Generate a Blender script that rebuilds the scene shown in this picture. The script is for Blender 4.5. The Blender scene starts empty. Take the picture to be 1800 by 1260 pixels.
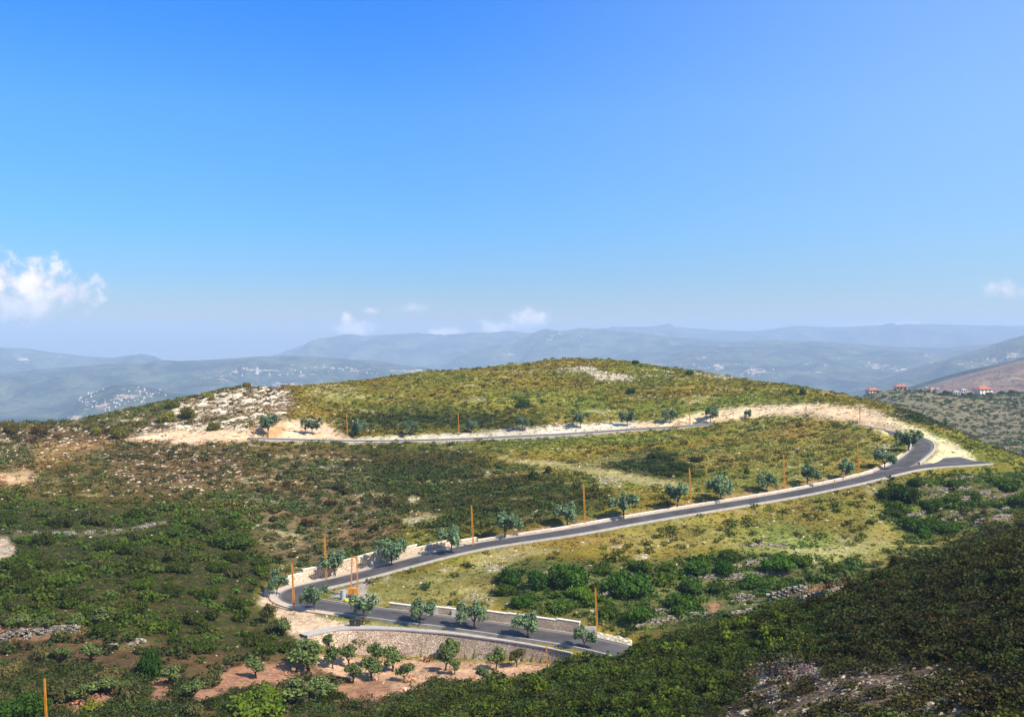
import bpy, math, random
import numpy as np
from mathutils import Vector

rng = np.random.default_rng(11)
random.seed(11)
scn = bpy.context.scene
COL = scn.collection
R = math.radians

# ------------------------------------------------------------------ camera
F = 1729.0            # focal length in photo pixels (photo 1800 wide)
HZ = 600.0            # photo row of the eye level
cam_d = bpy.data.cameras.new("camera")
cam_d.sensor_width = 36.0
cam_d.lens = 36.0 * F / 1800.0
cam_d.shift_y = -30.0 / 1800.0
cam_d.clip_start = 0.5
cam_d.clip_end = 90000.0
cam = bpy.data.objects.new("camera", cam_d)
cam.rotation_euler = (R(90), 0, 0)
COL.objects.link(cam)
scn.camera = cam

# ------------------------------------------------------------------ light
SUN_EL, SUN_AZ = 44.0, 124.0     # azimuth clockwise from the view direction (+Y)
EXPOSURE = 0.95
SUN_STRENGTH = 4.2
SKY_STRENGTH = 0.10
HAZE_DENSITY = 0.00012
HAZE_COLOR = (0.57, 0.71, 0.92, 1)
scn.view_settings.view_transform = 'Standard'
scn.view_settings.look = 'None'
scn.view_settings.exposure = EXPOSURE
scn.view_settings.gamma = 1.0
scn.cycles.use_denoising = True
scn.cycles.max_bounces = 6
scn.cycles.volume_bounces = 4
scn.cycles.transparent_max_bounces = 16

sd = Vector((math.sin(R(SUN_AZ)) * math.cos(R(SUN_EL)), math.cos(R(SUN_AZ)) * math.cos(R(SUN_EL)), math.sin(R(SUN_EL))))
sun_d = bpy.data.lights.new("sun", 'SUN')
sun_d.energy = SUN_STRENGTH
sun_d.angle = R(0.5)
sun_d.color = (1.0, 0.94, 0.84)
sun = bpy.data.objects.new("sun", sun_d)
sun.rotation_euler = (-sd).to_track_quat('-Z', 'Y').to_euler()
sun.location = sd * 500
COL.objects.link(sun)


class NT:
    """small helper to write node trees"""
    def __init__(self, tree):
        self.t = tree
        tree.nodes.clear()

    def n(self, typ, **kw):
        nd = self.t.nodes.new(typ)
        for k, v in kw.items():
            setattr(nd, k, v)
        return nd

    def link(self, a, b):
        self.t.links.new(a, b)

    def put(self, sock, v):
        if isinstance(v, bpy.types.NodeSocket):
            self.t.links.new(v, sock)
        elif v is not None:
            if sock.type == 'RGBA' and len(v) == 3:
                v = (*v, 1)
            sock.default_value = v

    def math(self, op, a, b=None, c=None, clamp=False):
        nd = self.n('ShaderNodeMath', operation=op, use_clamp=clamp)
        self.put(nd.inputs[0], a)
        if b is not None: self.put(nd.inputs[1], b)
        if c is not None: self.put(nd.inputs[2], c)
        return nd.outputs[0]

    def mix(self, f, a, b, mode='MIX'):
        nd = self.n('ShaderNodeMix', data_type='RGBA', blend_type=mode)
        self.put(nd.inputs[0], f); self.put(nd.inputs[6], a); self.put(nd.inputs[7], b)
        return nd.outputs[2]

    def noise(self, vec, scale, detail=3, rough=0.55, dist=0.0):
        nd = self.n('ShaderNodeTexNoise')
        if vec is not None: self.put(nd.inputs['Vector'], vec)
        nd.inputs['Scale'].default_value = scale
        nd.inputs['Detail'].default_value = detail
        nd.inputs['Roughness'].default_value = rough
        nd.inputs['Distortion'].default_value = dist
        return nd.outputs['Fac']

    def ramp(self, f, lo, hi, a=0.0, b=1.0):
        nd = self.n('ShaderNodeMapRange', interpolation_type='SMOOTHSTEP')
        self.put(nd.inputs[0], f); self.put(nd.inputs[1], lo); self.put(nd.inputs[2], hi)
        self.put(nd.inputs[3], a); self.put(nd.inputs[4], b)
        return nd.outputs[0]

    def attr(self, name):
        return self.n('ShaderNodeAttribute', attribute_name=name)


world = bpy.data.worlds.new("World")
scn.world = world
world.use_nodes = True
w = NT(world.node_tree)
sky = w.n('ShaderNodeTexSky', sky_type='NISHITA', sun_disc=False)
sky.sun_elevation = R(SUN_EL)
sky.sun_rotation = R(SUN_AZ)
sky.altitude = 300
sky.air_density = 1.0
sky.dust_density = 0.6
sky.ozone_density = 2.0
hs = w.n('ShaderNodeHueSaturation')
hs.inputs['Hue'].default_value = 0.505
hs.inputs['Saturation'].default_value = 1.3
hs.inputs['Value'].default_value = 1.25
w.link(sky.outputs[0], hs.inputs['Color'])
# cumulus low over the far mountains, as noise on the direction of view
tc = w.n('ShaderNodeTexCoord')
sx = w.n('ShaderNodeSeparateXYZ'); w.link(tc.outputs['Generated'], sx.inputs[0])
ysafe = w.math('MAXIMUM', sx.outputs[1], 0.02)
cu = w.math('DIVIDE', sx.outputs[0], ysafe)
cv = w.math('DIVIDE', sx.outputs[2], ysafe)
cvec = w.n('ShaderNodeCombineXYZ'); w.link(cu, cvec.inputs[0]); w.link(cv, cvec.inputs[1])
n1 = w.noise(cvec.outputs[0], 75, 8, 0.66, 0.25)
n2 = w.noise(cvec.outputs[0], 30, 5, 0.6)
nz = w.math('ADD', w.math('MULTIPLY', w.math('SUBTRACT', n1, 0.5), 1.8), w.math('MULTIPLY', w.math('SUBTRACT', n2, 0.5), 1.8))
CLOUDS = [  # px, py, half width, half height, opacity
    (-20, 490, 84, 54, 1.0), (62, 495, 60, 50, 0.95), (112, 514, 84, 36, 0.85), (20, 532, 130, 44, 0.7),
    (-60, 505, 120, 72, 0.9), (620, 577, 46, 18, 0.95), (608, 566, 16, 18, 0.9), (650, 546, 20, 7, 0.5), (735, 541, 40, 11, 0.4),
    (785, 584, 38, 9, 0.9), (928, 563, 44, 24, 1.0), (885, 574, 44, 14, 0.95), (1765, 506, 40, 16, 0.5),
    (1800, 514, 70, 18, 0.35), (1560, 574, 130, 10, 0.4)]
dens = None
for px, py, a, b, op in CLOUDS:
    du = w.math('DIVIDE', w.math('SUBTRACT', cu, (px - 900) / F), a / F)
    dv = w.math('DIVIDE', w.math('SUBTRACT', cv, (HZ - py) / F), b / F)
    rr = w.math('SQRT', w.math('ADD', w.math('MULTIPLY', du, du), w.math('MULTIPLY', dv, dv)))
    e = w.math('ADD', w.math('SUBTRACT', 1.0, rr), nz)
    m = w.math('MULTIPLY', w.ramp(e, -0.05, 0.9), op)
    dens = m if dens is None else w.math('MAXIMUM', dens, m)
front = w.math('GREATER_THAN', sx.outputs[1], 0.05)
dens = w.math('MULTIPLY', dens, front)
body = w.ramp(n2, 0.35, 0.65)
ccol = w.mix(body, (5.0, 4.6, 4.8), (7.2, 6.5, 5.9))
# the humid lower sky is dimmer and more violet than the model's, paler towards the sun
el = w.n('ShaderNodeValToRGB')
w.link(sx.outputs[2], el.inputs[0])
cr = el.color_ramp
cr.elements[0].position = 0.0; cr.elements[0].color = (0.27, 0.31, 0.40, 1)
cr.elements[1].position = 0.7; cr.elements[1].color = (0.9, 0.95, 1.0, 1)
for p_, c_ in ((0.023, (0.33, 0.36, 0.43, 1)), (0.06, (0.24, 0.37, 0.54, 1)), (0.115, (0.23, 0.46, 0.68, 1)), (0.225, (0.31, 0.60, 0.88, 1)), (0.33, (0.15, 0.60, 1.0, 1))):
    e_ = cr.elements.new(p_); e_.color = c_
skm = w.mix(1.0, hs.outputs[0], el.outputs[0], 'MULTIPLY')
side = w.ramp(cu, -0.2, 0.6, 0.0, 0.24)
skm = w.mix(side, skm, (4.4, 6.0, 6.6))
skyc = w.mix(dens, skm, ccol)
bg = w.n('ShaderNodeBackground')
bg.inputs['Strength'].default_value = SKY_STRENGTH
w.link(skyc, bg.inputs['Color'])
wo = w.n('ShaderNodeOutputWorld'); w.link(bg.outputs[0], wo.inputs[0])


# ------------------------------------------------------------------ small tools
def lin(r, g, b, k=1.0):
    f = lambda c: (c / 255 / 12.92) if c / 255 <= 0.04045 else ((c / 255 + 0.055) / 1.055) ** 2.4
    return (f(r) * k, f(g) * k, f(b) * k)


def sstep(x, a, b):
    t = np.clip((x - a) / (b - a), 0, 1)
    return t * t * (3 - 2 * t)


def _hash(ix, iy, seed):
    h = (ix.astype(np.int64) * 374761393 + iy.astype(np.int64) * 668265263 + seed * 974711) & 0xFFFFFFFF
    h = ((h ^ (h >> 13)) * 1274126177) & 0xFFFFFFFF
    return ((h ^ (h >> 16)) & 0xFFFF) / 65535.0


def vnoise(x, y, seed=0):
    ix, iy = np.floor(x), np.floor(y)
    fx, fy = x - ix, y - iy
    fx = fx * fx * (3 - 2 * fx); fy = fy * fy * (3 - 2 * fy)
    a = _hash(ix, iy, seed); b = _hash(ix + 1, iy, seed); c = _hash(ix, iy + 1, seed); d = _hash(ix + 1, iy + 1, seed)
    return (a * (1 - fx) + b * fx) * (1 - fy) + (c * (1 - fx) + d * fx) * fy - 0.5


def fbm(x, y, seed=0, octv=4, gain=0.5):
    s, a = 0, 1.0
    for o in range(octv):
        s = s + a * vnoise(x * 2 ** o + 17.3 * o, y * 2 ** o - 9.1 * o, seed + o)
        a *= gain
    return s


def mesh_np(name, V, F_, attrs=None, smooth=False, mat=None):
    me = bpy.data.meshes.new(name)
    V = np.asarray(V, np.float32); 
    if not isinstance(F_, list): F_ = [F_]
    F_ = [np.asarray(f, np.int32) for f in F_ if len(f)]
    idx = np.concatenate([f.ravel() for f in F_])
    tot = np.concatenate([np.full(len(f), f.shape[1], np.int32) for f in F_])
    st = np.concatenate([[0], np.cumsum(tot)[:-1]]).astype(np.int32)
    me.vertices.add(len(V)); me.vertices.foreach_set('co', V.ravel())
    me.loops.add(len(idx)); me.loops.foreach_set('vertex_index', idx)
    me.polygons.add(len(tot)); me.polygons.foreach_set('loop_start', st)
    me.polygons.foreach_set('use_smooth', np.full(len(tot), smooth))
    me.update(calc_edges=True)
    for k, a in (attrs or {}).items():
        a = np.asarray(a, np.float32)
        if a.ndim == 1:
            at = me.attributes.new(k, 'FLOAT', 'POINT'); at.data.foreach_set('value', a)
        else:
            if a.shape[1] == 3: a = np.hstack([a, np.ones((len(a), 1), np.float32)])
            at = me.attributes.new(k, 'FLOAT_COLOR', 'POINT'); at.data.foreach_set('color', a.ravel())
    if mat is not None: me.materials.append(mat)
    return me


def link(name, data, parent=None, loc=None):
    o = bpy.data.objects.new(name, data)
    COL.objects.link(o)
    if parent is not None: o.parent = parent
    if loc is not None: o.location = loc
    return o


def tag(o, label=None, cat=None, group=None, kind=None):
    if label: o['label'] = label
    if cat: o['category'] = cat
    if group: o['group'] = group
    if kind: o['kind'] = kind
    return o


def empty(name, loc):
    o = bpy.data.objects.new(name, None); o.location = loc; o.empty_display_size = 0.5
    COL.objects.link(o); return o


def copy_tree(o, parent=None):
    c = o.copy(); COL.objects.link(c); c.parent = parent
    for ch in list(o.children): copy_tree(ch, c)
    return c


class MB:
    """collects shapes, builds one mesh"""
    def __init__(self): self.V = []; self.Q = []; self.T = []; self.n = 0
    def add(self, V, Q=(), T=()):
        V = np.asarray(V, float)
        if len(Q): self.Q.append(np.asarray(Q) + self.n)
        if len(T): self.T.append(np.asarray(T) + self.n)
        self.V.append(V); self.n += len(V)
    def box(self, lo, hi):
        x0, y0, z0 = lo; x1, y1, z1 = hi
        self.hexa([(x0, y0, z0), (x1, y0, z0), (x1, y1, z0), (x0, y1, z0), (x0, y0, z1), (x1, y0, z1), (x1, y1, z1), (x0, y1, z1)])
    def hexa(self, P):
        self.add(P, [(3, 2, 1, 0), (4, 5, 6, 7), (0, 1, 5, 4), (1, 2, 6, 5), (2, 3, 7, 6), (3, 0, 4, 7)])
    def tube(self, P, rad, n=7, cap=True):
        P = np.asarray(P, float); m = len(P); V = []
        for i in range(m):
            t = P[min(i + 1, m - 1)] - P[max(i - 1, 0)]; t /= np.linalg.norm(t) + 1e-9
            a = np.cross(t, (0.31, 0.95, 0.02)); a /= np.linalg.norm(a) + 1e-9; b = np.cross(t, a)
            for k in range(n):
                th = 2 * math.pi * k / n
                V.append(P[i] + rad[i] * (math.cos(th) * a + math.sin(th) * b))
        Q = [(i * n + k, i * n + (k + 1) % n, (i + 1) * n + (k + 1) % n, (i + 1) * n + k) for i in range(m - 1) for k in range(n)]
        T = []
        if cap:
            V.append(P[-1]); T = [((m - 1) * n + k, (m - 1) * n + (k + 1) % n, m * n) for k in range(n)]
        self.add(V, Q, T)
    def mesh(self, name, mat=None, smooth=False, attrs=None):
        fs = []
        if self.Q: fs.append(np.concatenate(self.Q))
        if self.T: fs.append(np.concatenate(self.T))
        return mesh_np(name, np.concatenate(self.V), fs, attrs, smooth, mat)


# ------------------------------------------------------------------ materials
def new_mat(name):
    m = bpy.data.materials.new(name); m.use_nodes = True
    return m, NT(m.node_tree)


def finish(t, color, rough=0.9, bump=None, bump_d=0.1, spec=0.2, metal=0.0, transl=None):
    p = t.n('ShaderNodeBsdfPrincipled')
    t.put(p.inputs['Base Color'], color)
    t.put(p.inputs['Roughness'], rough)
    p.inputs['Specular IOR Level'].default_value = spec
    p.inputs['Metallic'].default_value = metal
    if bump is not None:
        b = t.n('ShaderNodeBump'); b.inputs['Distance'].default_value = bump_d; b.inputs['Strength'].default_value = 1.0
        t.link(bump, b.inputs['Height']); t.link(b.outputs[0], p.inputs['Normal'])
    out = t.n('ShaderNodeOutputMaterial')
    sh = p.outputs[0]
    if transl:
        tr = t.n('ShaderNodeBsdfTranslucent'); t.put(tr.inputs['Color'], color)
        ms = t.n('ShaderNodeMixShader'); ms.inputs[0].default_value = transl
        t.link(sh, ms.inputs[1]); t.link(tr.outputs[0], ms.inputs[2]); sh = ms.outputs[0]
    t.link(sh, out.inputs[0])


def pos(t):
    return t.n('ShaderNodeNewGeometry').outputs['Position']


def ground_material():
    m, t = new_mat('hillside_soil')
    P = pos(t)
    base = t.attr('Col').outputs['Color']
    rock = t.attr('Rock').outputs['Fac']
    big = t.noise(P, 0.05, 4, 0.6)
    mid = t.noise(P, 0.32, 5, 0.65)
    fin = t.noise(P, 1.7, 5, 0.72)
    val = t.math('ADD', t.math('MULTIPLY', mid, 0.9), t.math('MULTIPLY', fin, 1.1))
    val = t.ramp(val, 0.6, 1.4, 0.62, 1.36)
    val2 = t.ramp(big, 0.3, 0.7, 0.78, 1.2)
    k = t.math('MULTIPLY', val, val2)
    kc = t.n('ShaderNodeCombineXYZ')
    for i in range(3): t.link(k, kc.inputs[i])
    c = t.mix(1.0, base, kc.outputs[0], 'MULTIPLY')
    brown = t.mix(t.math('MULTIPLY', t.ramp(t.noise(P, 0.6, 4, 0.7), 0.52, 0.66), 0.4), c, lin(120, 92, 55))
    # limestone breaking through, in flat streaks
    mp = t.n('ShaderNodeMapping'); t.link(P, mp.inputs[0]); mp.inputs['Scale'].default_value = (0.55, 1.0, 1.0); mp.inputs['Rotation'].default_value = (0, 0, 0.35)
    rn = t.noise(mp.outputs[0], 0.75, 6, 0.68, 0.6)
    lim = t.math('SUBTRACT', 0.83, t.math('MULTIPLY', rock, 0.46))
    rm = t.ramp(rn, lim, t.math('ADD', lim, 0.05))
    rcol = t.mix(t.ramp(fin, 0.3, 0.7), lin(158, 142, 114), lin(210, 198, 170))
    col = t.mix(rm, brown, rcol)
    h = t.math('ADD', t.math('MULTIPLY', fin, 0.5), t.math('ADD', t.math('MULTIPLY', mid, 0.8), t.math('MULTIPLY', rm, 0.35)))
    finish(t, col, 0.95, h, 0.9, 0.05)
    return m


def foliage_material(name, transl=0.22):
    m, t = new_mat(name)
    oi = t.n('ShaderNodeObjectInfo')
    col = t.mix(1.0, t.attr('Col').outputs['Color'], oi.outputs['Color'], 'MULTIPLY')
    finish(t, col, 0.85, None, 0, 0.04, 0, transl)
    return m


def simple(name, color, rough=0.85, var=0.25, scale=2.0, bump=0.02, metal=0.0, spec=0.2):
    m, t = new_mat(name)
    P = pos(t)
    n = t.noise(P, scale, 5, 0.65)
    k = t.ramp(n, 0.25, 0.75, 1 - var, 1 + var)
    kc = t.n('ShaderNodeCombineXYZ')
    for i in range(3): t.link(k, kc.inputs[i])
    finish(t, t.mix(1.0, color, kc.outputs[0], 'MULTIPLY'), rough, n, bump, spec, metal)
    return m


def stone_wall_material(name, c1, c2, joint, scale, sx=1.0, sz=1.5):
    m, t = new_mat(name)
    mp = t.n('ShaderNodeMapping'); t.link(pos(t), mp.inputs[0]); mp.inputs['Scale'].default_value = (sx, sx, sz)
    v = t.n('ShaderNodeTexVoronoi', feature='F1'); t.link(mp.outputs[0], v.inputs['Vector']); v.inputs['Scale'].default_value = scale
    v2 = t.n('ShaderNodeTexVoronoi', feature='DISTANCE_TO_EDGE'); t.link(mp.outputs[0], v2.inputs['Vector']); v2.inputs['Scale'].default_value = scale
    sp = t.n('ShaderNodeSeparateColor'); t.link(v.outputs['Color'], sp.inputs[0])
    c = t.mix(sp.outputs[0], c1, c2)
    n = t.noise(pos(t), 0.35, 3)
    c = t.mix(t.ramp(n, 0.35, 0.7, 0, 0.35), c, lin(150, 118, 92))
    e = t.ramp(v2.outputs['Distance'], 0.02, 0.11)
    finish(t, t.mix(e, joint, c), 0.92, e, 0.07, 0.1)
    return m


M_GROUND = ground_material()
M_LEAF = foliage_material('leaf_green')
M_TUFT = foliage_material('dry_scrub', 0.15)
M_BARK = simple('bark', lin(74, 62, 50), 0.95, 0.3, 6, 0.03)
M_ROCK, _t = new_mat('limestone')
_P = pos(_t); _n = _t.noise(_P, 1.6, 6, 0.7)
_oi = _t.n('ShaderNodeObjectInfo')
finish(_t, _t.mix(1.0, _t.mix(_t.ramp(_n, 0.35, 0.68), lin(140, 124, 102), lin(210, 198, 174)), _oi.outputs['Color'], 'MULTIPLY'), 0.95, _n, 0.15, 0.1)

M_ROAD, _t = new_mat('asphalt')
_P = pos(_t)
_n1 = _t.noise(_P, 0.25, 5, 0.65); _n2 = _t.noise(_P, 9.0, 4, 0.7)
_c = _t.mix(_t.ramp(_n1, 0.35, 0.68), lin(62, 58, 57), lin(84, 79, 76))
_c = _t.mix(_t.ramp(_n2, 0.4, 0.8, 0, 0.35), _c, lin(98, 94, 90))
_us = _t.attr('Across').outputs['Fac']
_tr = _t.math('MULTIPLY', _t.ramp(_t.math('ABSOLUTE', _us), 0.66, 1.0), 0.5)
finish(_t, _t.mix(_tr, _c, lin(150, 138, 122)), 0.85, _n2, 0.01, 0.25)

M_KERB = simple('pale_concrete', lin(168, 160, 150), 0.9, 0.16, 1.2, 0.02)
M_WALK = simple('pale_pavement', lin(184, 164, 142), 0.9, 0.14, 0.6, 0.02)
M_TOP = simple('walkway_concrete', lin(166, 158, 150), 0.9, 0.16, 0.6, 0.02)
M_WALL = stone_wall_material('cut_stone', lin(224, 196, 162), lin(238, 218, 190), lin(178, 152, 124), 2.6, 1.0, 1.3)
M_COPING = simple('coping_stone', lin(226, 212, 190), 0.9, 0.12, 1.0, 0.02)
M_RUBBLE = stone_wall_material('rubble_stone', lin(196, 168, 140), lin(236, 220, 196), lin(138, 114, 92), 2.9)
M_DRY = stone_wall_material('dry_stone', lin(120, 112, 100), lin(196, 186, 166), lin(52, 46, 38), 2.6, 1.0, 1.8)
M_ORANGE = simple('orange_paint', lin(192, 126, 40), 0.6, 0.18, 1.6, 0.004, 0, 0.35)
M_ORANGE_DARK = simple('rusty_orange_paint', lin(166, 100, 30), 0.7, 0.2, 2.0, 0.004, 0, 0.3)
M_ROOF = simple('red_roof_tiles', lin(168, 102, 80), 0.85, 0.2, 0.8, 0.05)
M_HOUSE = simple('white_plaster', lin(208, 196, 180), 0.9, 0.12, 0.5, 0.01)
M_HOUSE2 = simple('tan_plaster', lin(196, 160, 132), 0.9, 0.14, 0.5, 0.01)
M_GLASS = simple('dark_window', lin(48, 54, 62), 0.2, 0.1, 0.5, 0.0, 0, 0.5)
M_DRUM = simple('grey_concrete', lin(150, 156, 150), 0.9, 0.15, 1.5, 0.02)
M_BIN = simple('dark_plastic', lin(52, 54, 54), 0.6, 0.15, 2.0, 0.005)
M_YELLOW = simple('yellow_cloth', lin(214, 192, 40), 0.7, 0.2, 3.0, 0.02)


# ------------------------------------------------------------------ terrain control
def P3(px, py, d):
    return np.array([(px - 900) * d / F, d, -(py - HZ) * d / F])


# (photo column, photo row, distance in metres) of ground points
LOWER = [(1120, 1152, 143), (1040, 1130, 147), (930, 1113, 151), (800, 1094, 156), (690, 1081, 160), (610, 1070, 164), (552, 1062, 167.5),
         (519, 1052, 171.5), (516, 1043, 176), (540, 1035, 179.5), (585, 1024, 181.5), (650, 1007, 184), (750, 980, 188.5), (830, 961, 192), (1000, 935, 198),
         (1100, 917, 204), (1200, 900, 210), (1300, 884, 217), (1400, 867, 224), (1500, 846, 232), (1560, 831, 239), (1610, 821, 246),
         (1680, 816, 251), (1735, 812, 255)]
UPPER = [(1535, 838, 236), (1575, 823, 246), (1606, 804, 258), (1622, 788, 267), (1618, 775, 275), (1596, 767, 282), (1560, 761, 290), (1500, 748, 306), (1420, 739, 322),
         (1350, 739, 332), (1270, 744, 337), (1200, 750, 337), (1100, 756, 335), (1000, 763, 333), (900, 768, 331), (800, 772.5, 328),
         (700, 775, 325), (600, 775, 320), (500, 772.5, 316), (430, 770, 313)]
CP = [
    # foreground
    (-200, 1260, 105), (0, 1260, 104), (300, 1260, 104), (600, 1260, 108), (900, 1260, 94), (1200, 1260, 76), (1500, 1260, 60), (1800, 1260, 48), (2000, 1260, 40),
    (0, 1400, 84), (600, 1400, 84), (1000, 1420, 68), (1400, 1450, 48), (1800, 1450, 34),
    (0, 1150, 128), (300, 1160, 131), (480, 1165, 136), (600, 1172, 141), (740, 1180, 141), (860, 1180, 139), (960, 1178, 137), (700, 1215, 128), (850, 1215, 118),
    (1100, 1160, 116), (1200, 1118, 114), (1300, 1090, 115), (1400, 1062, 112), (1500, 1032, 110), (1650, 990, 112), (1800, 938, 112), (2000, 880, 112),
    (1150, 1190, 98), (1300, 1180, 92), (1500, 1120, 88), (1650, 1100, 80), (1800, 1050, 80), (1650, 1200, 65), (1400, 1250, 66),
    # dip behind the dark slope
    (1200, 1100, 150), (1300, 1088, 152), (1400, 1060, 156), (1500, 1030, 162), (1650, 985, 170), (1800, 945, 178), (2000, 900, 180),
    (1120, 1140, 142), (1200, 1075, 165), (1300, 1052, 172), (1400, 1022, 179), (1500, 1000, 187), (1650, 945, 205), (1750, 905, 216), (1800, 880, 226), (1790, 845, 240), (2000, 820, 250),
    # between the lower legs
    (700, 1040, 171), (800, 1060, 167), (900, 1035, 170), (1000, 1062, 162), (1200, 985, 186), (1200, 960, 192), (1400, 930, 203), (1550, 900, 214), (1680, 850, 234), (950, 1000, 177),
    # hairpin apron and below it
    (470, 1048, 171), (480, 1085, 160), (540, 1105, 153), (430, 1090, 157),
    # left basin
    (-200, 800, 285), (0, 800, 285), (150, 800, 285), (0, 870, 226), (200, 850, 246), (400, 840, 258), (0, 950, 190), (200, 940, 196), (400, 930, 205),
    (0, 1050, 155), (200, 1040, 160), (400, 1040, 168), (550, 900, 229), (600, 840, 265), (-200, 1050, 155), (700, 940, 203),
    # between the roads
    (700, 850, 262), (900, 830, 270), (1100, 820, 270), (1300, 800, 280), (1450, 770, 296), (1400, 744, 316), (1500, 750, 304), (1350, 830, 247), (1560, 780, 276), (1530, 800, 258),
    # upper slope
    (240, 770, 312), (150, 766, 318), (480, 690, 376), (480, 745, 334), (600, 672, 400), (600, 745, 342), (750, 655, 422), (900, 640, 440), (980, 634, 452), (1100, 637, 448), (1200, 649, 432), (1300, 666, 412),
    (1400, 684, 394), (1500, 702, 374), (1560, 716, 356), (1620, 734, 334), (1680, 756, 310), (1740, 785, 288), (1800, 812, 270), (1900, 850, 260),
    (900, 700, 376), (700, 715, 366), (1100, 700, 376), (1280, 716, 352), (1380, 711, 346), (1480, 715, 334), (1560, 738, 308), (1640, 762, 290), (1690, 785, 276), (1200, 735, 346), (1000, 752, 342), (800, 762, 337),
    # left skyline
    (-200, 745, 330), (0, 747, 328), (100, 744, 330), (200, 730, 336), (300, 708, 348), (360, 695, 360), (430, 680, 374), (510, 682, 382), (330, 740, 330), (420, 735, 334),
    # right far hillside
    (1560, 790, 450), (1650, 790, 450), (1800, 815, 440), (2000, 820, 430), (1650, 746, 620), (1800, 790, 510), (1800, 735, 680), (1800, 688, 920), (1650, 702, 900), (1580, 711, 900), (1540, 712, 930), (1950, 670, 900), (1950, 730, 650),
    (1500, 740, 620), (1450, 760, 800),
]
for p in LOWER[1:-1:2] + UPPER[1::2]: CP.append(p)
# fall away behind the crests
for px, d0, z0, big in ((-200, 330, -28, 0), (0, 328, -28, 0), (100, 330, -27.5, 0), (200, 336, -25.3, 0), (300, 348, -21.7, 0), (430, 374, -17.3, 0), (510, 382, -18, 0), (600, 400, -16.6, 0), (750, 422, -13.4, 0),
                        (900, 440, -10.2, 0), (1000, 452, -9, 0), (1100, 448, -9.6, 0), (1200, 432, -12.2, 0), (1300, 412, -15.7, 0), (1400, 394, -19.1, 0)):
    for dd, dz in ((45, 9), (120, 38), (260, 95), (480, 190)):
        d = d0 + dd
        CP.append((px, HZ - F * (z0 - dz) / d, d))
for px, d0, py0 in ((1500, 374, 702), (1620, 334, 734), (1740, 288, 785)):
    d = d0 + 40; z = -(py0 - HZ) * d0 / F - 12
    CP.append((px, HZ - F * z / d, d))

CPa = np.array(CP, float)


def rbf_fit(C):
    a = np.stack([C[:, 0] / 600.0, np.log(C[:, 2]) * 1.6], 1)
    n = len(a)
    r2 = ((a[:, None] - a[None]) ** 2).sum(-1)
    K = 0.5 * r2 * np.log(r2 + 1e-12)
    K[np.arange(n), np.arange(n)] += 2e-4
    Pm = np.hstack([np.ones((n, 1)), a])
    A = np.zeros((n + 3, n + 3)); A[:n, :n] = K; A[:n, n:] = Pm; A[n:, :n] = Pm.T
    rhs = np.concatenate([C[:, 1], np.zeros(3)])
    return a, np.linalg.solve(A, rhs)


RB_A, RB_W = rbf_fit(CPa)


def rbf_py(px, d):
    q = np.stack([px.ravel() / 600.0, np.log(d.ravel()) * 1.6], 1)
    out = np.empty(len(q))
    for s in range(0, len(q), 20000):
        qq = q[s:s + 20000]
        r2 = (qq[:, :1] - RB_A[None, :, 0]) ** 2 + (qq[:, 1:] - RB_A[None, :, 1]) ** 2
        out[s:s + 20000] = (0.5 * r2 * np.log(r2 + 1e-12)) @ RB_W[:-3] + RB_W[-3] + qq @ RB_W[-2:]
    return out.reshape(px.shape)


NYN, NYF = 900, 90
U = np.concatenate([np.linspace(-2.6, -.66, 70)[:-1], np.linspace(-0.66, 0.66, 560), np.linspace(.66, 2.6, 70)[1:]])
NU = len(U)
Y0, Y1, Y2 = 12.0, 900.0, 13500.0
LY = np.concatenate([np.linspace(math.log(Y0), math.log(Y1), NYN), np.linspace(math.log(Y1), math.log(Y2), NYF + 1)[1:]])
YY = np.exp(LY)
NY = len(YY)
GU, GY = np.meshgrid(U, YY)                    # rows = distance
GX = np.clip(GU * GY, -12400, 12400)
GPX = 900 + F * GU
near = slice(0, NYN)
GZ = np.zeros_like(GX)
py_n = rbf_py(np.clip(GPX[near], -260, 2060), np.maximum(GY[near], 26))
GZ[near] = -(py_n - HZ) * GY[near] / F
VAL = -360.0
zlast = GZ[NYN - 1]
for j in range(NYN, NY):
    k = sstep(np.log(YY[j]), math.log(Y1), math.log(2600))
    GZ[j] = zlast * (1 - k) + VAL * k
GZ = np.maximum(GZ, -420)
GZ[NYN:] += fbm(GX[NYN:] / 700, GY[NYN:] / 700, 5, 4) * 30 * sstep(GY[NYN:], 1200, 3000)
det = sstep(GY, 20, 120) * (1 - sstep(GY, 700, 1500))
GZ += det * (fbm(GX / 28, GY / 28, 1, 3) * 1.3 + fbm(GX / 5.5, GY / 5.5, 9, 3) * 0.55)


def lookup(A, u, y):
    fu = np.clip(np.interp(np.asarray(u, float), U, np.arange(NU)), 0, NU - 1.001)
    ly = np.log(np.asarray(y, float))
    fy = np.where(ly <= LY[NYN - 1], (ly - LY[0]) / (LY[1] - LY[0]), NYN - 1 + (ly - LY[NYN - 1]) / (LY[NYN] - LY[NYN - 1]))
    fy = np.clip(fy, 0, NY - 1.001)
    i = fu.astype(int); j = fy.astype(int); a = fu - i; b = fy - j
    return (A[j, i] * (1 - a) + A[j, i + 1] * a) * (1 - b) + (A[j + 1, i] * (1 - a) + A[j + 1, i + 1] * a) * b


def height(x, y): return lookup(GZ, np.asarray(x) / np.asarray(y), y)


def cast(px, py, dmin=25, dmax=880):
    """first ground point seen along a line of sight from the camera's place"""
    u = (px - 900) / F
    ys = np.exp(np.linspace(math.log(dmin), math.log(dmax), 4000))
    z = lookup(GZ, np.full_like(ys, u), ys)
    rows = HZ - F * z / ys
    k = np.argmax(rows <= py)
    if rows[k] > py: k = int(np.argmin(rows))
    return np.array([u * ys[k], ys[k], z[k]])


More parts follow.
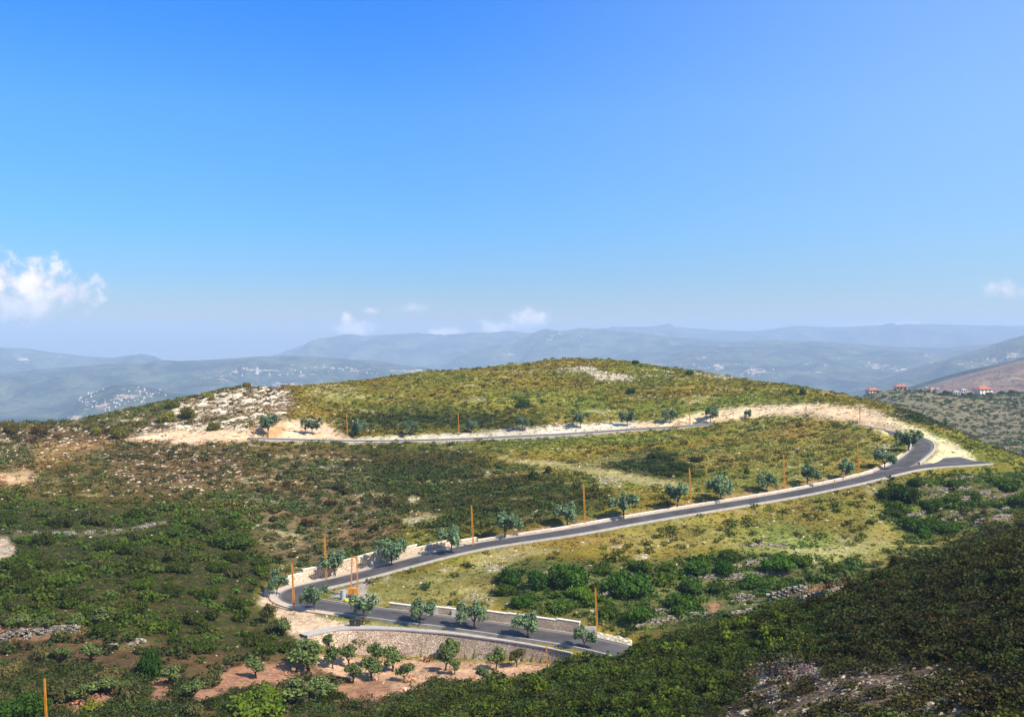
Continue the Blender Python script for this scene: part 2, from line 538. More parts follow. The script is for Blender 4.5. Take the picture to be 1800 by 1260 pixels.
# ------------------------------------------------------------------ roads: level the bed
def spline(pts, step=1.2):
    P = np.array(pts, float)
    P = np.vstack([2 * P[0] - P[1], P, 2 * P[-1] - P[-2]])
    out = []
    for i in range(1, len(P) - 2):
        p0, p1, p2, p3 = P[i - 1:i + 3]
        n = max(2, int(np.linalg.norm(p2 - p1) / 0.3))
        d01 = max(np.linalg.norm(p1 - p0), 1e-3) ** 0.5; d12 = max(np.linalg.norm(p2 - p1), 1e-3) ** 0.5; d23 = max(np.linalg.norm(p3 - p2), 1e-3) ** 0.5
        t0, t1, t2, t3 = 0, d01, d01 + d12, d01 + d12 + d23
        for t in np.linspace(t1, t2, n, endpoint=False):
            A1 = (t1 - t) / (t1 - t0) * p0 + (t - t0) / (t1 - t0) * p1
            A2 = (t2 - t) / (t2 - t1) * p1 + (t - t1) / (t2 - t1) * p2
            A3 = (t3 - t) / (t3 - t2) * p2 + (t - t2) / (t3 - t2) * p3
            B1 = (t2 - t) / (t2 - t0) * A1 + (t - t0) / (t2 - t0) * A2
            B2 = (t3 - t) / (t3 - t1) * A2 + (t - t1) / (t3 - t1) * A3
            out.append((t2 - t) / (t2 - t1) * B1 + (t - t1) / (t2 - t1) * B2)
    out.append(P[-2])
    out = np.array(out)
    s = np.concatenate([[0], np.cumsum(np.linalg.norm(np.diff(out, axis=0), axis=1))])
    q = np.arange(0, s[-1], step)
    return np.stack([np.interp(q, s, out[:, k]) for k in range(3)], 1)


def smooth_line(L, it=6, zit=30):
    L = L.copy()
    for k in range(zit):
        M = L.copy(); M[1:-1] = 0.25 * L[:-2] + 0.5 * L[1:-1] + 0.25 * L[2:]
        if k >= it: M[:, :2] = L[:, :2]
        L = M
    return L


def normals(L):
    t = np.gradient(L[:, :2], axis=0); t /= np.linalg.norm(t, axis=1)[:, None] + 1e-9
    return np.stack([-t[:, 1], t[:, 0]], 1)


def offset_line(L, off):
    n = normals(L); o = L.copy(); o[:, :2] += n * np.asarray(off).reshape(-1, 1); return o


ROAD_L = smooth_line(spline([P3(*p) for p in LOWER]))
ROAD_U = smooth_line(spline([P3(*p) for p in UPPER]))
HW = 2.8


def nearest(L, x, y):
    """distance, signed offset and index of the nearest point of a line, for many points"""
    N = normals(L)
    D = np.empty(len(x)); S = np.empty(len(x)); I = np.empty(len(x), int)
    for s in range(0, len(x), 8000):
        dx = x[s:s + 8000, None] - L[None, :, 0]; dy = y[s:s + 8000, None] - L[None, :, 1]
        d2 = dx * dx + dy * dy; i = d2.argmin(1); r = np.arange(len(i))
        I[s:s + 8000] = i; D[s:s + 8000] = np.sqrt(d2[r, i])
        S[s:s + 8000] = dx[r, i] * N[i, 0] + dy[r, i] * N[i, 1]
    return D, S, I


# the rubble wall that holds the lowest leg: columns, top row, bottom row
RW = [(540, 1119, 1126), (560, 1114, 1136), (590, 1108, 1146), (620, 1106, 1151), (700, 1107.5, 1154), (800, 1116, 1157), (900, 1130, 1162), (960, 1140, 1167), (1005, 1150, 1170)]
RW_TOP = []
for px, pt, pb in RW:
    zt = -44.75
    d = -zt * F / (pt - HZ)
    RW_TOP.append([(px - 900) * d / F, d, zt, -(pb - HZ) * (d - 1.0) / F])
RW_TOP = np.array(RW_TOP)
RWL = np.stack([np.interp(np.linspace(0, len(RW) - 1, 90), np.arange(len(RW)), RW_TOP[:, k]) for k in range(4)], 1)
RWS = smooth_line(RWL[:, :3], 8, 8); RWL[:, :3] = RWS

sel = (GY > 100) & (GY < 420)
gx, gy, gz = GX[sel], GY[sel], GZ[sel].copy()
GD = np.full(GX.shape, 99.0)
# wall platform
D, S, I = nearest(RWL[:, :3], gx, gy)          # RWL runs left to right: +S is away from the camera
inside = (I > 0) & (I < len(RWL) - 1)
wgt = np.where((S > 0) & inside, 1 - sstep(S, 8, 14), 0)
gz = gz * (1 - wgt) + (-44.8) * wgt
wgt = np.where((S <= 0) & inside, 1 - sstep(-S, 1.5, 9), 0)
gz = gz * (1 - wgt) + RWL[I, 3] * wgt
dist_all = np.full(len(gx), 99.0)
cut_up = np.zeros(len(gx))
for L, name in ((ROAD_L, 'l'), (ROAD_U, 'u')):
    D, S, I = nearest(L, gx, gy)
    blend = np.where(S > 0, 3.2, 3.2) if name == 'l' else np.where(S < 0, 2.6, 3.5)
    wgt = 1 - sstep(D, HW + 1.5, HW + 1.5 + blend)
    if name == 'l':   # keep the wall platform from being pulled up
        pass
    bed = np.where(D < HW + 0.7, -0.3, -0.06)
    tgt = L[I, 2] + bed
    if name == 'l':      # the spur past the junction is wider and tilts up
        sp = sstep(900 + F * L[I, 0] / L[I, 1], 1618, 1634) * (I > len(L) // 2) * (S > 0)
        De = np.where(sp > 0, np.maximum(D - 4.6 * sp, 0), D)
        wgt = 1 - sstep(De, HW + 1.5, HW + 1.5 + blend)
        tgt = tgt + np.where(sp > 0, sp * .12 * np.clip(S - HW, 0, 4.6) - .25 * (S > HW), 0)
    closer = (D < dist_all) | (wgt > 0.999)
    gz = np.where(wgt > 0, gz * (1 - wgt) + tgt * wgt, gz)
    dist_all = np.minimum(dist_all, D)
for L in (ROAD_L, ROAD_U):
    D, S, I = nearest(L, gx, gy)
    gz = np.where(D < HW + 0.9, np.minimum(gz, L[I, 2] - 0.3), gz)
# the ground drops away in front of the rubble wall
D, S, I = nearest(RWL[:, :3], gx, gy)
inside = (I > 0) & (I < len(RWL) - 1)
wgt = np.where((S <= 0.1) & inside, 1 - sstep(-S, 2.5, 10), 0)
gz = np.where(wgt > 0, gz * (1 - wgt) + (RWL[I, 3] + 0.03 * S) * wgt, gz)
# a low grassy lip hides the road behind the knoll
D, S, I = nearest(ROAD_U, gx, gy)
cpx = 900 + F * ROAD_U[I, 0] / ROAD_U[I, 1]
lip = sstep(cpx, 1225, 1300) * (1 - sstep(cpx, 1572, 1600)) * (I < len(ROAD_U) - 3) * (I > 20)
gz += np.where((S > 0) & (gy < 360), lip * 1.9 * sstep(S, HW + 0.9, HW + 2.6) * (1 - sstep(S, HW + 3, HW + 17)), 0)
GZ[sel] = gz
GD[sel] = dist_all


def station(L, px):
    """index of the line's point at a photo column (nearest)"""
    return 900 + F * L[:, 0] / L[:, 1]


# stepped stone wall above the second leg: retain the slope above it
HAIR = int(np.argmin(station(ROAD_L, 0)[:]))     # leftmost point of the bend
LEG2 = np.arange(HAIR, len(ROAD_L))
col2 = station(ROAD_L, 0)[LEG2]


def idx_leg2(px): return LEG2[int(np.argmin(abs(col2 - px)))]


col1 = station(ROAD_L, 0)[:HAIR]


def idx_leg1(px): return int(np.argmin(abs(col1 - px)))


OUTER_STEPS = [(532, 556, 1.55), (556, 602, 2.2), (602, 648, 2.35), (648, 706, 2.4), (706, 746, 1.75), (746, 800, 1.1), (800, 850, 0.6)]
INNER_STEPS = [(660, 720, 0.75), (720, 790, 1.0), (790, 838, 1.25), (838, 880, 1.35), (880, 966, 1.45), (966, 1010, 1.65)]


def raise_behind(L, i0, i1, off, hs_, reach, side):
    """lift the ground behind a retaining wall that runs beside a road"""
    s2 = (GY > 130) & (GY < 260)
    x, y, z = GX[s2], GY[s2], GZ[s2].copy()
    D, S, I = nearest(L, x, y)
    ok = (I > i0) & (I < i1) & (S * side > off + 1.0)
    top = L[I, 2] + np.interp(I, hs_[0], hs_[1]) - 0.35
    wgt = np.where(ok, 1 - sstep(S * side - off, 2.0, reach), 0)
    z = np.where(wgt > 0, np.maximum(z, z * (1 - wgt) + top * wgt), z)
    GZ[s2] = z


WOFF = HW + 1.75
hx = [idx_leg2((a + b) / 2) for a, b, h in OUTER_STEPS]; hv = [h for a, b, h in OUTER_STEPS]
raise_behind(ROAD_L, idx_leg2(532), idx_leg2(850), WOFF, (hx, hv), 9.0, 1)
hx1 = [idx_leg1((a + b) / 2) for a, b, h in INNER_STEPS][::-1]; hv1 = [h for a, b, h in INNER_STEPS][::-1]
raise_behind(ROAD_L, idx_leg1(1010), idx_leg1(660), HW + 1.0, (hx1, hv1), 7.0, -1)

# dry-stone terraces: columns/rows of each wall's foot, wall height
TERRACES = [
    ([(1612, 861), (1660, 862), (1720, 859), (1745, 856)], 0.8), ([(1620, 874), (1665, 872)], 0.7), ([(1690, 880), (1710, 876)], 0.9), ([(1718, 873), (1765, 866)], 1.1),
    ([(1590, 909), (1640, 899), (1660, 897)], 0.7), ([(1648, 905), (1700, 904), (1755, 900), (1775, 896)], 0.9), ([(1645, 917), (1700, 913)], 0.7), ([(1712, 924), (1740, 918), (1780, 911)], 1.3),
    ([(1662, 842), (1715, 841)], 0.7), ([(1740, 877), (1790, 868)], 0.7),
    ([(1205, 1017), (1260, 1017), (1330, 1013), (1400, 1006)], 0.9), ([(1288, 1056), (1332, 1050)], 1.2), ([(1352, 1056), (1432, 1040)], 1.6), ([(1250, 1004), (1350, 985)], 0.7),
    ([(1110, 1105), (1160, 1094), (1220, 1085), (1262, 1082)], 0.9), ([(1290, 1082), (1336, 1072)], 0.8), ([(1400, 1060), (1460, 1046), (1512, 1022)], 0.8), ([(1150, 1078), (1175, 1076)], 0.8),
    ([(1060, 1046), (1100, 1043)], 0.8), ([(1300, 960), (1385, 958)], 0.4),
    ([(0, 1126), (70, 1118), (150, 1110)], 1.3), ([(200, 1140), (260, 1128)], 0.8),
    ([(20, 938), (110, 939), (180, 936), (235, 932), (300, 915)], 0.7)]
TERR_LINES = []
for pts, h in TERRACES:
    L = spline([cast(px, py) for px, py in pts], 1.0)
    L = smooth_line(L, 4, 4)
    ynear = (GY > L[:, 1].min() - 8) & (GY < L[:, 1].max() + 8) & (GX > L[:, 0].min() - 8) & (GX < L[:, 0].max() + 8)
    x, y, z = GX[ynear], GY[ynear], GZ[ynear]
    D, S, I = nearest(L, x, y)
    end = np.minimum(sstep(I, 0, 3), 1 - sstep(I, len(L) - 4, len(L) - 1))
    up = np.where(S > 0.0, 1, -0.25)
    GZ[ynear] = z + np.where(D < 7.5, end * h * 0.8 * up * np.exp(-(D / 4.0) ** 2), 0)
    TERR_LINES.append((L, h * 1.1))

# ------------------------------------------------------------------ ground cover zones (drawn on the plan through the photo's outlines)
ZW, ZH = 900, 640     # two photo pixels per cell
zy, zx = np.mgrid[0:ZH, 0:ZW]
zpx, zpy = zx * 2.0 + 1, zy * 2.0 + 1


def poly_mask(poly, feather=12):
    P = np.array(poly, float); inside = np.zeros((ZH, ZW), bool)
    for i in range(len(P)):
        x0, y0 = P[i]; x1, y1 = P[(i + 1) % len(P)]
        c = ((y0 > zpy) != (y1 > zpy))
        xin = (x1 - x0) * (zpy - y0) / ((y1 - y0) if y1 != y0 else 1e-9) + x0
        inside ^= c & (zpx < xin)
    m = inside.astype(float)
    k = max(1, int(feather / 4))
    for _ in range(2):
        for ax in (0, 1):
            c = np.cumsum(np.pad(m, [(k + 1, k) if a == ax else (0, 0) for a in (0, 1)], 'edge'), ax)
            n = m.shape[ax]
            m = (np.take(c, np.arange(2 * k + 1, 2 * k + 1 + n), ax) - np.take(c, np.arange(0, n), ax)) / (2 * k + 1)
    return m


def band_mask(pts, half, feather=6):
    L = np.array(pts, float); up = [(x, y - h) for (x, y), h in zip(L, np.broadcast_to(half, len(L)))]
    dn = [(x, y + h) for (x, y), h in zip(L, np.broadcast_to(half, len(L)))]
    return poly_mask(up + dn[::-1], feather)


# name: (mask, ground colour, rock, tufts, scrub, shrubs density)
ZONES = []


def zone(name, mask, col, rock, tuft, scrub, tcol=None, scol=None):
    ZONES.append((name, mask, np.array(col), rock, tuft, scrub, np.array(tcol if tcol is not None else col), np.array(scol if scol is not None else col)))


OL = lin(122, 112, 40); OLT = lin(130, 122, 44); GRN = lin(66, 84, 34)
zone('hill', np.ones((ZH, ZW)), OL, 0.12, 1.0, 0.15, OLT, lin(94, 96, 42))
zone('heath', poly_mask([(-20, 730), (100, 732), (200, 716), (330, 690), (430, 668), (500, 676), (510, 720), (460, 775), (620, 785), (690, 860), (700, 950), (560, 1005), (470, 1000), (430, 900), (300, 890), (-20, 870)], 24), lin(102, 88, 50), 0.27, 0.7, 0.6, lin(112, 98, 48), lin(88, 90, 42))
zone('slope_brown', poly_mask([(430, 850), (520, 800), (640, 800), (690, 870), (700, 950), (560, 1005), (460, 1000), (450, 900)], 24), lin(106, 90, 60), 0.18, 0.6, 0.5, lin(106, 96, 50), lin(76, 82, 40))
zone('dark', poly_mask([(610, 780), (810, 785), (880, 820), (1010, 845), (1090, 860), (1040, 905), (900, 930), (780, 950), (700, 920), (660, 850)], 30), lin(70, 70, 30), 0.09, 1.0, 0.7, lin(80, 80, 34), lin(66, 74, 31))  # cloud-shadow look of the mid slope, put into ground and scrub colour
zone('darkband', band_mask([(590, 745), (700, 735), (850, 740), (960, 748)], [14, 18, 16, 8], 20), lin(72, 78, 30), 0.05, 1.0, 0.7, lin(72, 78, 30), lin(54, 66, 26))
zone('darkpatch', poly_mask([(1040, 830), (1110, 795), (1230, 800), (1240, 830), (1180, 850), (1100, 840)], 16), lin(78, 82, 34), 0.05, 1.0, 0.7, lin(76, 80, 34), lin(52, 66, 28))  # patch of darker green ground and scrub between the roads
zone('knoll', poly_mask([(1260, 760), (1340, 730), (1480, 735), (1580, 775), (1600, 800), (1520, 830), (1300, 870), (1190, 800)], 14), lin(132, 120, 54), 0.09, 1.0, 0.2, lin(138, 126, 54), lin(104, 104, 46))
zone('meadow', poly_mask([(630, 1045), (900, 965), (1200, 912), (1500, 858), (1620, 835), (1550, 900), (1600, 960), (1720, 930), (1800, 900), (1800, 920), (1650, 975), (1520, 1005), (1400, 990), (1300, 960), (1150, 970), (1050, 955), (960, 965), (880, 1000), (860, 1070), (700, 1075)], 16), lin(140, 128, 68), 0.24, 1.0, 0.3, lin(138, 128, 62), lin(88, 92, 40))
zone('lawn', poly_mask([(1000, 930), (1250, 890), (1500, 850), (1560, 850), (1540, 930), (1480, 960), (1300, 950)], 24), lin(122, 114, 52), 0.20, 1.0, 0.3, lin(124, 118, 52), lin(84, 94, 38))
zone('path', band_mask([(870, 803), (930, 812), (990, 818), (1050, 830), (1120, 842), (1210, 858)], [3, 5, 6, 7, 8, 7], 6), lin(160, 146, 92), 0.12, 0.08, 0.0, lin(140, 130, 76))
zone('path2', band_mask([(1020, 818), (1080, 808), (1150, 800)], [6, 5, 3], 8), lin(138, 128, 74), 0.12, 0.4, 0.0, lin(140, 130, 76))
zone('greenmid', poly_mask([(860, 1010), (930, 985), (1150, 985), (1300, 968), (1400, 985), (1530, 990), (1500, 1030), (1300, 1095), (1110, 1115), (1000, 1090), (880, 1065)], 14), lin(92, 96, 50), 0.16, 0.7, 0.7, lin(96, 104, 48), lin(66, 88, 34))
zone('terraces', poly_mask([(1540, 852), (1620, 838), (1740, 826), (1810, 826), (1810, 900), (1700, 935), (1600, 955), (1550, 905)], 14), lin(92, 98, 42), 0.14, 0.8, 0.9, lin(96, 108, 46), lin(68, 90, 34))
zone('maquis', poly_mask([(-20, 865), (300, 885), (430, 895), (480, 1000), (450, 1050), (470, 1090), (520, 1110), (560, 1160), (-20, 1180)], 20), lin(58, 58, 28), 0.10, 0.6, 1.0, lin(84, 90, 34), lin(74, 90, 31))
zone('grove', poly_mask([(-20, 1120), (200, 1120), (420, 1150), (560, 1145), (760, 1165), (960, 1172), (860, 1200), (720, 1240), (640, 1275), (-20, 1275)], 16), lin(98, 76, 50), 0.14, 0.5, 0.8, lin(76, 80, 38), lin(62, 70, 34))
RED = lin(170, 124, 94)
for pl in ([(560, 1150), (760, 1160), (980, 1166), (960, 1185), (860, 1190), (820, 1200), (720, 1195), (640, 1205), (560, 1170)], [(700, 1165), (790, 1165), (760, 1200), (715, 1225), (660, 1225), (600, 1235), (640, 1195)], [(590, 1205), (690, 1195), (690, 1232), (600, 1238)],
           [(430, 1170), (520, 1165), (560, 1180), (500, 1200), (360, 1215), (350, 1195)], [(350, 1190), (400, 1185), (390, 1220), (350, 1235)], [(260, 1195), (300, 1192), (290, 1235), (265, 1240)], [(110, 1240), (200, 1215), (215, 1225), (140, 1258)], [(0, 1108), (150, 1103), (150, 1118), (0, 1130)],
           [(590, 1220), (635, 1215), (600, 1250)], [(1380, 1048), (1440, 1030), (1500, 1020), (1420, 1060)], [(1230, 1060), (1270, 1058), (1255, 1082)]):
    zone('redsoil', poly_mask(pl, 7), lin(206, 162, 126) if pl[0] in ((560, 1150), (700, 1165)) else RED, 0.12, 0.15, 0.04, lin(120, 108, 62))
zone('fore', poly_mask([(960, 1185), (1060, 1145), (1120, 1130), (1200, 1105), (1300, 1085), (1450, 1045), (1530, 1008), (1650, 968), (1820, 905), (1820, 1275), (620, 1275), (760, 1225)], 12), lin(60, 56, 30), 0.08, 0.5, 1.0, lin(72, 78, 32), lin(62, 72, 28))  # near slope's shade is put into dark soil and scrub colours
zone('foredark', poly_mask([(1480, 1075), (1560, 1020), (1650, 985), (1820, 930), (1820, 1180), (1420, 1180)], 60), lin(50, 46, 27), 0.08, 0.5, 1.0, lin(68, 66, 34), lin(60, 60, 30))  # its right end: deeper shade, likewise painted as darker colours
zone('forerock', poly_mask([(1330, 1165), (1350, 1158), (1400, 1165), (1560, 1162), (1700, 1175), (1820, 1190), (1820, 1275), (1250, 1275)], 20), lin(112, 92, 74), 0.6, 0.8, 0.42, lin(84, 78, 42), lin(62, 60, 32))
zone('rockpath', poly_mask([(1338, 1160), (1350, 1158), (1345, 1190), (1320, 1210), (1330, 1185)], 5), lin(120, 104, 92), 0.75, 0.2, 0.0)
zone('forescree', poly_mask([(1360, 1178), (1450, 1170), (1455, 1195), (1380, 1198)], 10), lin(130, 112, 102), 0.78, 0.4, 0.12, lin(92, 80, 48))
for pts_, h_ in TERRACES:
    zone('terrace', band_mask([(a_, b_ + 0.5) for a_, b_ in pts_], 2.0 + 1.4 * h_, 3), lin(104, 96, 62), 0.22, 0.5, 0.0, lin(104, 104, 52))
for pl_ in ([(1068, 962), (1092, 955), (1096, 964), (1070, 968)], [(1110, 978), (1140, 972), (1138, 986), (1118, 986)], [(1470, 948), (1500, 946), (1500, 953), (1475, 953)], [(1395, 962), (1425, 978), (1436, 988), (1420, 986), (1398, 972)], [(670, 1012), (690, 1008), (688, 1020), (672, 1022)], [(640, 1045), (662, 1040), (672, 1060), (655, 1060)],
            [(770, 998), (800, 995), (800, 1004), (772, 1005)], [(852, 995), (880, 990), (886, 1000), (858, 1004)], [(850, 1052), (868, 1050), (866, 1066), (852, 1066)], [(1030, 838), (1080, 838), (1100, 852), (1060, 850)], [(720, 872), (738, 874), (736, 886), (720, 884)], [(820, 830), (880, 828), (860, 834)], [(700, 915), (760, 900), (770, 915), (720, 925)]):
    zone('stones', poly_mask(pl_, 5), lin(160, 146, 100), 0.75, 0.5, 0.02, lin(146, 134, 74))
# rock
zone('leftrock', poly_mask([(-20, 755), (200, 750), (240, 772), (170, 790), (60, 790), (-20, 770)], 16), lin(96, 76, 52), 0.42, 0.5, 0.5, lin(98, 80, 48), lin(70, 66, 36))
zone('stones', poly_mask([(180, 790), (300, 775), (430, 790), (420, 840), (300, 870), (210, 860)], 24), lin(104, 84, 50), 0.46, 0.6, 0.3, lin(104, 88, 48), lin(72, 72, 36))
zone('knob', poly_mask([(225, 765), (300, 712), (360, 692), (440, 674), (500, 680), (522, 700), (512, 722), (490, 742), (440, 768), (260, 770)], 8), lin(120, 96, 66), 0.66, 0.45, 0.25, lin(118, 96, 54), lin(86, 84, 44))
zone('crestrock', poly_mask([(960, 650), (1040, 640), (1060, 655), (1120, 660), (1110, 672), (1050, 668), (1030, 655)], 6), lin(140, 130, 80), 0.9, 0.4, 0.05)
zone('crestrock', poly_mask([(1215, 652), (1290, 664), (1280, 668), (1220, 660)], 5), lin(140, 130, 80), 0.9, 0.4, 0.05)
zone('crestrock', poly_mask([(1530, 785), (1560, 778), (1580, 785), (1560, 796), (1530, 792)], 6), lin(132, 120, 70), 0.58, 0.6, 0.1)
zone('cliff', poly_mask([(-20, 940), (15, 945), (30, 970), (10, 985), (-20, 985)], 6), lin(196, 168, 140), 0.6, 0.1, 0.0)
CREAM = lin(212, 182, 142)
zone('cut', poly_mask([(1180, 738), (1250, 722), (1330, 712), (1400, 709), (1480, 712), (1530, 722), (1580, 745), (1600, 768), (1560, 760), (1500, 742), (1420, 731), (1340, 731), (1270, 742), (1200, 750), (1100, 757), (1000, 764), (980, 760), (1100, 744)], 5), CREAM, 0.34, 0.05, 0.0, lin(150, 136, 84))
zone('cut2', poly_mask([(1500, 708), (1545, 722), (1600, 745), (1670, 775), (1720, 808), (1700, 813), (1612, 823), (1640, 800), (1645, 780), (1620, 762), (1585, 755), (1540, 735)], 5), lin(212, 190, 142), 0.5, 0.06, 0.0, lin(150, 146, 80))
zone('cut3', poly_mask([(600, 770), (740, 765), (860, 758), (960, 749), (1050, 742), (1120, 742), (1110, 758), (1000, 766), (900, 770), (800, 775), (600, 778)], 4), lin(196, 184, 158), 0.42, 0.05, 0.0, lin(150, 136, 84))
zone('cut4', poly_mask([(220, 768), (330, 752), (460, 755), (500, 738), (560, 737), (600, 760), (615, 772), (440, 775), (340, 782), (240, 775)], 5), lin(224, 190, 150), 0.34, 0.08, 0.0, lin(150, 126, 84))
zone('ochre', poly_mask([(448, 760), (478, 752), (496, 742), (506, 748), (486, 770), (452, 770)], 4), lin(190, 146, 98), 0.12, 0.0, 0.0)
zone('bareleft', poly_mask([(0, 835), (50, 825), (66, 845), (20, 852), (0, 850)], 10), lin(196, 160, 118), 0.2, 0.1, 0.05)
zone('trackleft', band_mask([(60, 800), (110, 795), (200, 775)], [14, 12, 6], 20), lin(170, 132, 82), 0.25, 0.4, 0.1, lin(150, 118, 62))
zone('earth', poly_mask([(462, 1040), (500, 1032), (505, 1060), (560, 1082), (640, 1098), (560, 1112), (540, 1128), (505, 1110), (478, 1075), (455, 1060)], 5), lin(216, 182, 146), 0.2, 0.05, 0.02, lin(150, 130, 84))
zone('island', poly_mask([(575, 1048), (600, 1034), (650, 1018), (640, 1040), (655, 1060), (610, 1060)], 4), lin(176, 160, 140), 0.2, 0.1, 0.0)
zone('verge', band_mask([(860, 946), (1000, 924), (1100, 906), (1200, 890), (1300, 873), (1400, 856), (1500, 835)], [5, 5, 4, 4, 4, 4, 4], 6), lin(150, 118, 84), 0.12, 0.4, 0.05, lin(130, 112, 60))
zone('farhill', poly_mask([(1560, 730), (1600, 705), (1810, 680), (1810, 805), (1760, 790), (1690, 760)], 6), lin(118, 106, 84), 0.17, 0.6, 0.9, lin(96, 100, 60), lin(62, 76, 40))

ZI = {'Col': np.zeros((ZH, ZW, 3)), 'Rock': np.zeros((ZH, ZW)), 'Tuft': np.zeros((ZH, ZW)), 'Scrub': np.zeros((ZH, ZW)), 'TCol': np.zeros((ZH, ZW, 3)), 'SCol': np.zeros((ZH, ZW, 3))}
for name, m, c, rk, tf, sc_, tcl, scl in ZONES:
    for key, v in (('Col', c), ('TCol', tcl), ('SCol', scl)):
        ZI[key] = ZI[key] * (1 - m[..., None]) + m[..., None] * v
    for key, v in (('Rock', rk), ('Tuft', tf), ('Scrub', sc_)):
        ZI[key] = ZI[key] * (1 - m) + m * v


PATCH = {'hill': .5, 'meadow': .55, 'lawn': .6, 'knoll': .3, 'heath': .7, 'slope_brown': .6, 'dark': .35, 'greenmid': .2}
ZI['Patch'] = np.zeros((ZH, ZW))
FARV = {'Col': np.array(lin(112, 104, 80)), 'SCol': np.array(lin(66, 80, 42)), 'Rock': .2, 'Scrub': .85, 'Tuft': .6, 'TCol': np.array(lin(96, 100, 60)), 'Lush': 0.0, 'Patch': 0.0}
TLINE = np.zeros((ZH, ZW))
for pts_, h_ in TERRACES: TLINE = np.maximum(TLINE, band_mask([(a_, b_ + 3) for a_, b_ in pts_], 8, 3))
ZI['Lush'] = np.zeros((ZH, ZW))
for name, m, *_ in ZONES: ZI['Lush'] = ZI['Lush'] * (1 - m) + m * {'terraces': .8, 'greenmid': .55}.get(name, 0)
for name, m, *_ in ZONES: ZI['Patch'] = ZI['Patch'] * (1 - m) + m * PATCH.get(name, 0)


def zsample(key, x, y, z, wob=4.0):
    """zone value at ground points; edges broken up by noise over the ground"""
    px = 900 + F * x / y + wob * 2.0 * fbm(x / 9, y / 9, 31, 3) * np.clip(200 / y, .4, 2)
    py = HZ - F * z / y + wob * 1.2 * fbm(x / 9, y / 9, 47, 3) * np.clip(200 / y, .4, 2)
    far = sstep(y, 425, 470) * (x / y > .27)
    i = np.clip((px / 2).astype(int), 0, ZW - 1); j = np.clip((py / 2).astype(int), 0, ZH - 1)
    v = ZI[key][j, i]
    if key in FARV: v = v * (1 - (far[..., None] if v.ndim > far.ndim else far)) + FARV[key] * (far[..., None] if v.ndim > far.ndim else far)
    # pale stony openings and bands of fresher or drier growth, stretched along the contours
    pt = sstep(fbm(x / 17, y / 7.5, 77, 5, .62), .29, .40) * ZI['Patch'][j, i]
    amp = np.clip(ZI['Patch'][j, i] / .4, 0, 1) * .75 + .25
    big = fbm(x / 46, y / 19, 91, 4); sm = fbm(x / 13, y / 6, 97, 3)
    if key == 'Rock': v = v * (1 - pt) + .85 * pt
    elif key == 'Tuft': v = v * (1 - .85 * pt) * (1 - .45 * sstep(sm, .05, .3))
    elif key == 'Scrub': v = v * (1 - pt) * np.clip(1 + 1.8 * big + 1.0 * sm, .3, 2.0)
    elif key in ('Col', 'TCol', 'SCol'):
        k = np.clip(1 + amp * (.32 * big + .18 * sm), .6, 1.4)[..., None]
        tint = 1 + (.35 * amp * fbm(x / 30, y / 14, 63, 3))[..., None] * np.array([1.0, -.25, -.4])
        v = v * k * tint
        if key == 'Col': v = v * (1 - pt[..., None]) + np.array(lin(158, 146, 96)) * pt[..., None]
    return v


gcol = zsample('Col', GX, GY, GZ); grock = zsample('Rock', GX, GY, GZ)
# beyond the hill: dull green valley
kf = sstep(GY, 700, 1100)[..., None]
gcol = gcol * (1 - kf) + np.array(lin(84, 92, 58)) * kf
grock = grock * (1 - kf[..., 0]) + 0.12 * kf[..., 0]
ii = np.arange(NU * NY).reshape(NY, NU)
quads = np.stack([ii[:-1, :-1], ii[:-1, 1:], ii[1:, 1:], ii[1:, :-1]], -1).reshape(-1, 4)
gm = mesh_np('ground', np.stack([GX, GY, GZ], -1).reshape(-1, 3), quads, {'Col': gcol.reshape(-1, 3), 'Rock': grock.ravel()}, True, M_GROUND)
tag(link('ground', gm), kind='structure')


# ------------------------------------------------------------------ road surfaces
def strip(name, L, offs, zs, mat, attr=None, kind='structure'):
    """a strip along a line: offs/zs give the section"""
    n = len(L); k = len(offs)
    V = np.concatenate([np.column_stack([offset_line(L, np.full(n, o))[:, :2], L[:, 2] + z]) for o, z in zip(offs, zs)]).reshape(k, n, 3).transpose(1, 0, 2)
    ix = np.arange(n * k).reshape(n, k)
    Q = np.stack([ix[:-1, 1:], ix[1:, 1:], ix[1:, :-1], ix[:-1, :-1]], -1).reshape(-1, 4)
    caps = [ix[0], ix[-1][::-1]]
    at = {'Across': np.tile(np.array(attr if attr is not None else np.zeros(k)), n)}
    me = mesh_np(name, V.reshape(-1, 3), [Q] + [c.reshape(1, -1) for c in caps], at, False, mat)
    o = link(name, me); tag(o, kind=kind); return o


SEC = np.linspace(-HW, HW, 9)
strip('road', ROAD_L, [-HW] + list(SEC) + [HW], [-0.6] + list(0.04 - 0.006 * SEC ** 2) + [-0.6], M_ROAD, [-1] + list(SEC / HW) + [1])
strip('road', ROAD_U, [-HW + .1] + list(SEC * 0.97) + [HW - .1], [-0.6] + list(0.06 - 0.006 * SEC ** 2) + [-0.6], M_ROAD, [-1] + list(SEC / HW) + [1])


def kerb(L, i0, i1, side, width, h, name='kerb', mat=None, start=HW):
    a, b = side * (start + 0.004), side * (start + width)
    o = [a, a, b, b] if side < 0 else [b, b, a, a]
    zz = [-0.55, h, h, -0.55]
    return strip(name, L[i0:i1], o[::-1] if side < 0 else o[::-1], zz, mat or M_KERB)


j0 = idx_leg2(1556)     # mouth of the junction
nl = len(ROAD_L)
kerb(ROAD_L, 2, nl - 1, -1, 0.24, 0.14)            # inner and downhill edge
kerb(ROAD_L, 2, j0, 1, 0.24, 0.14)
jj = idx_leg2(1612)
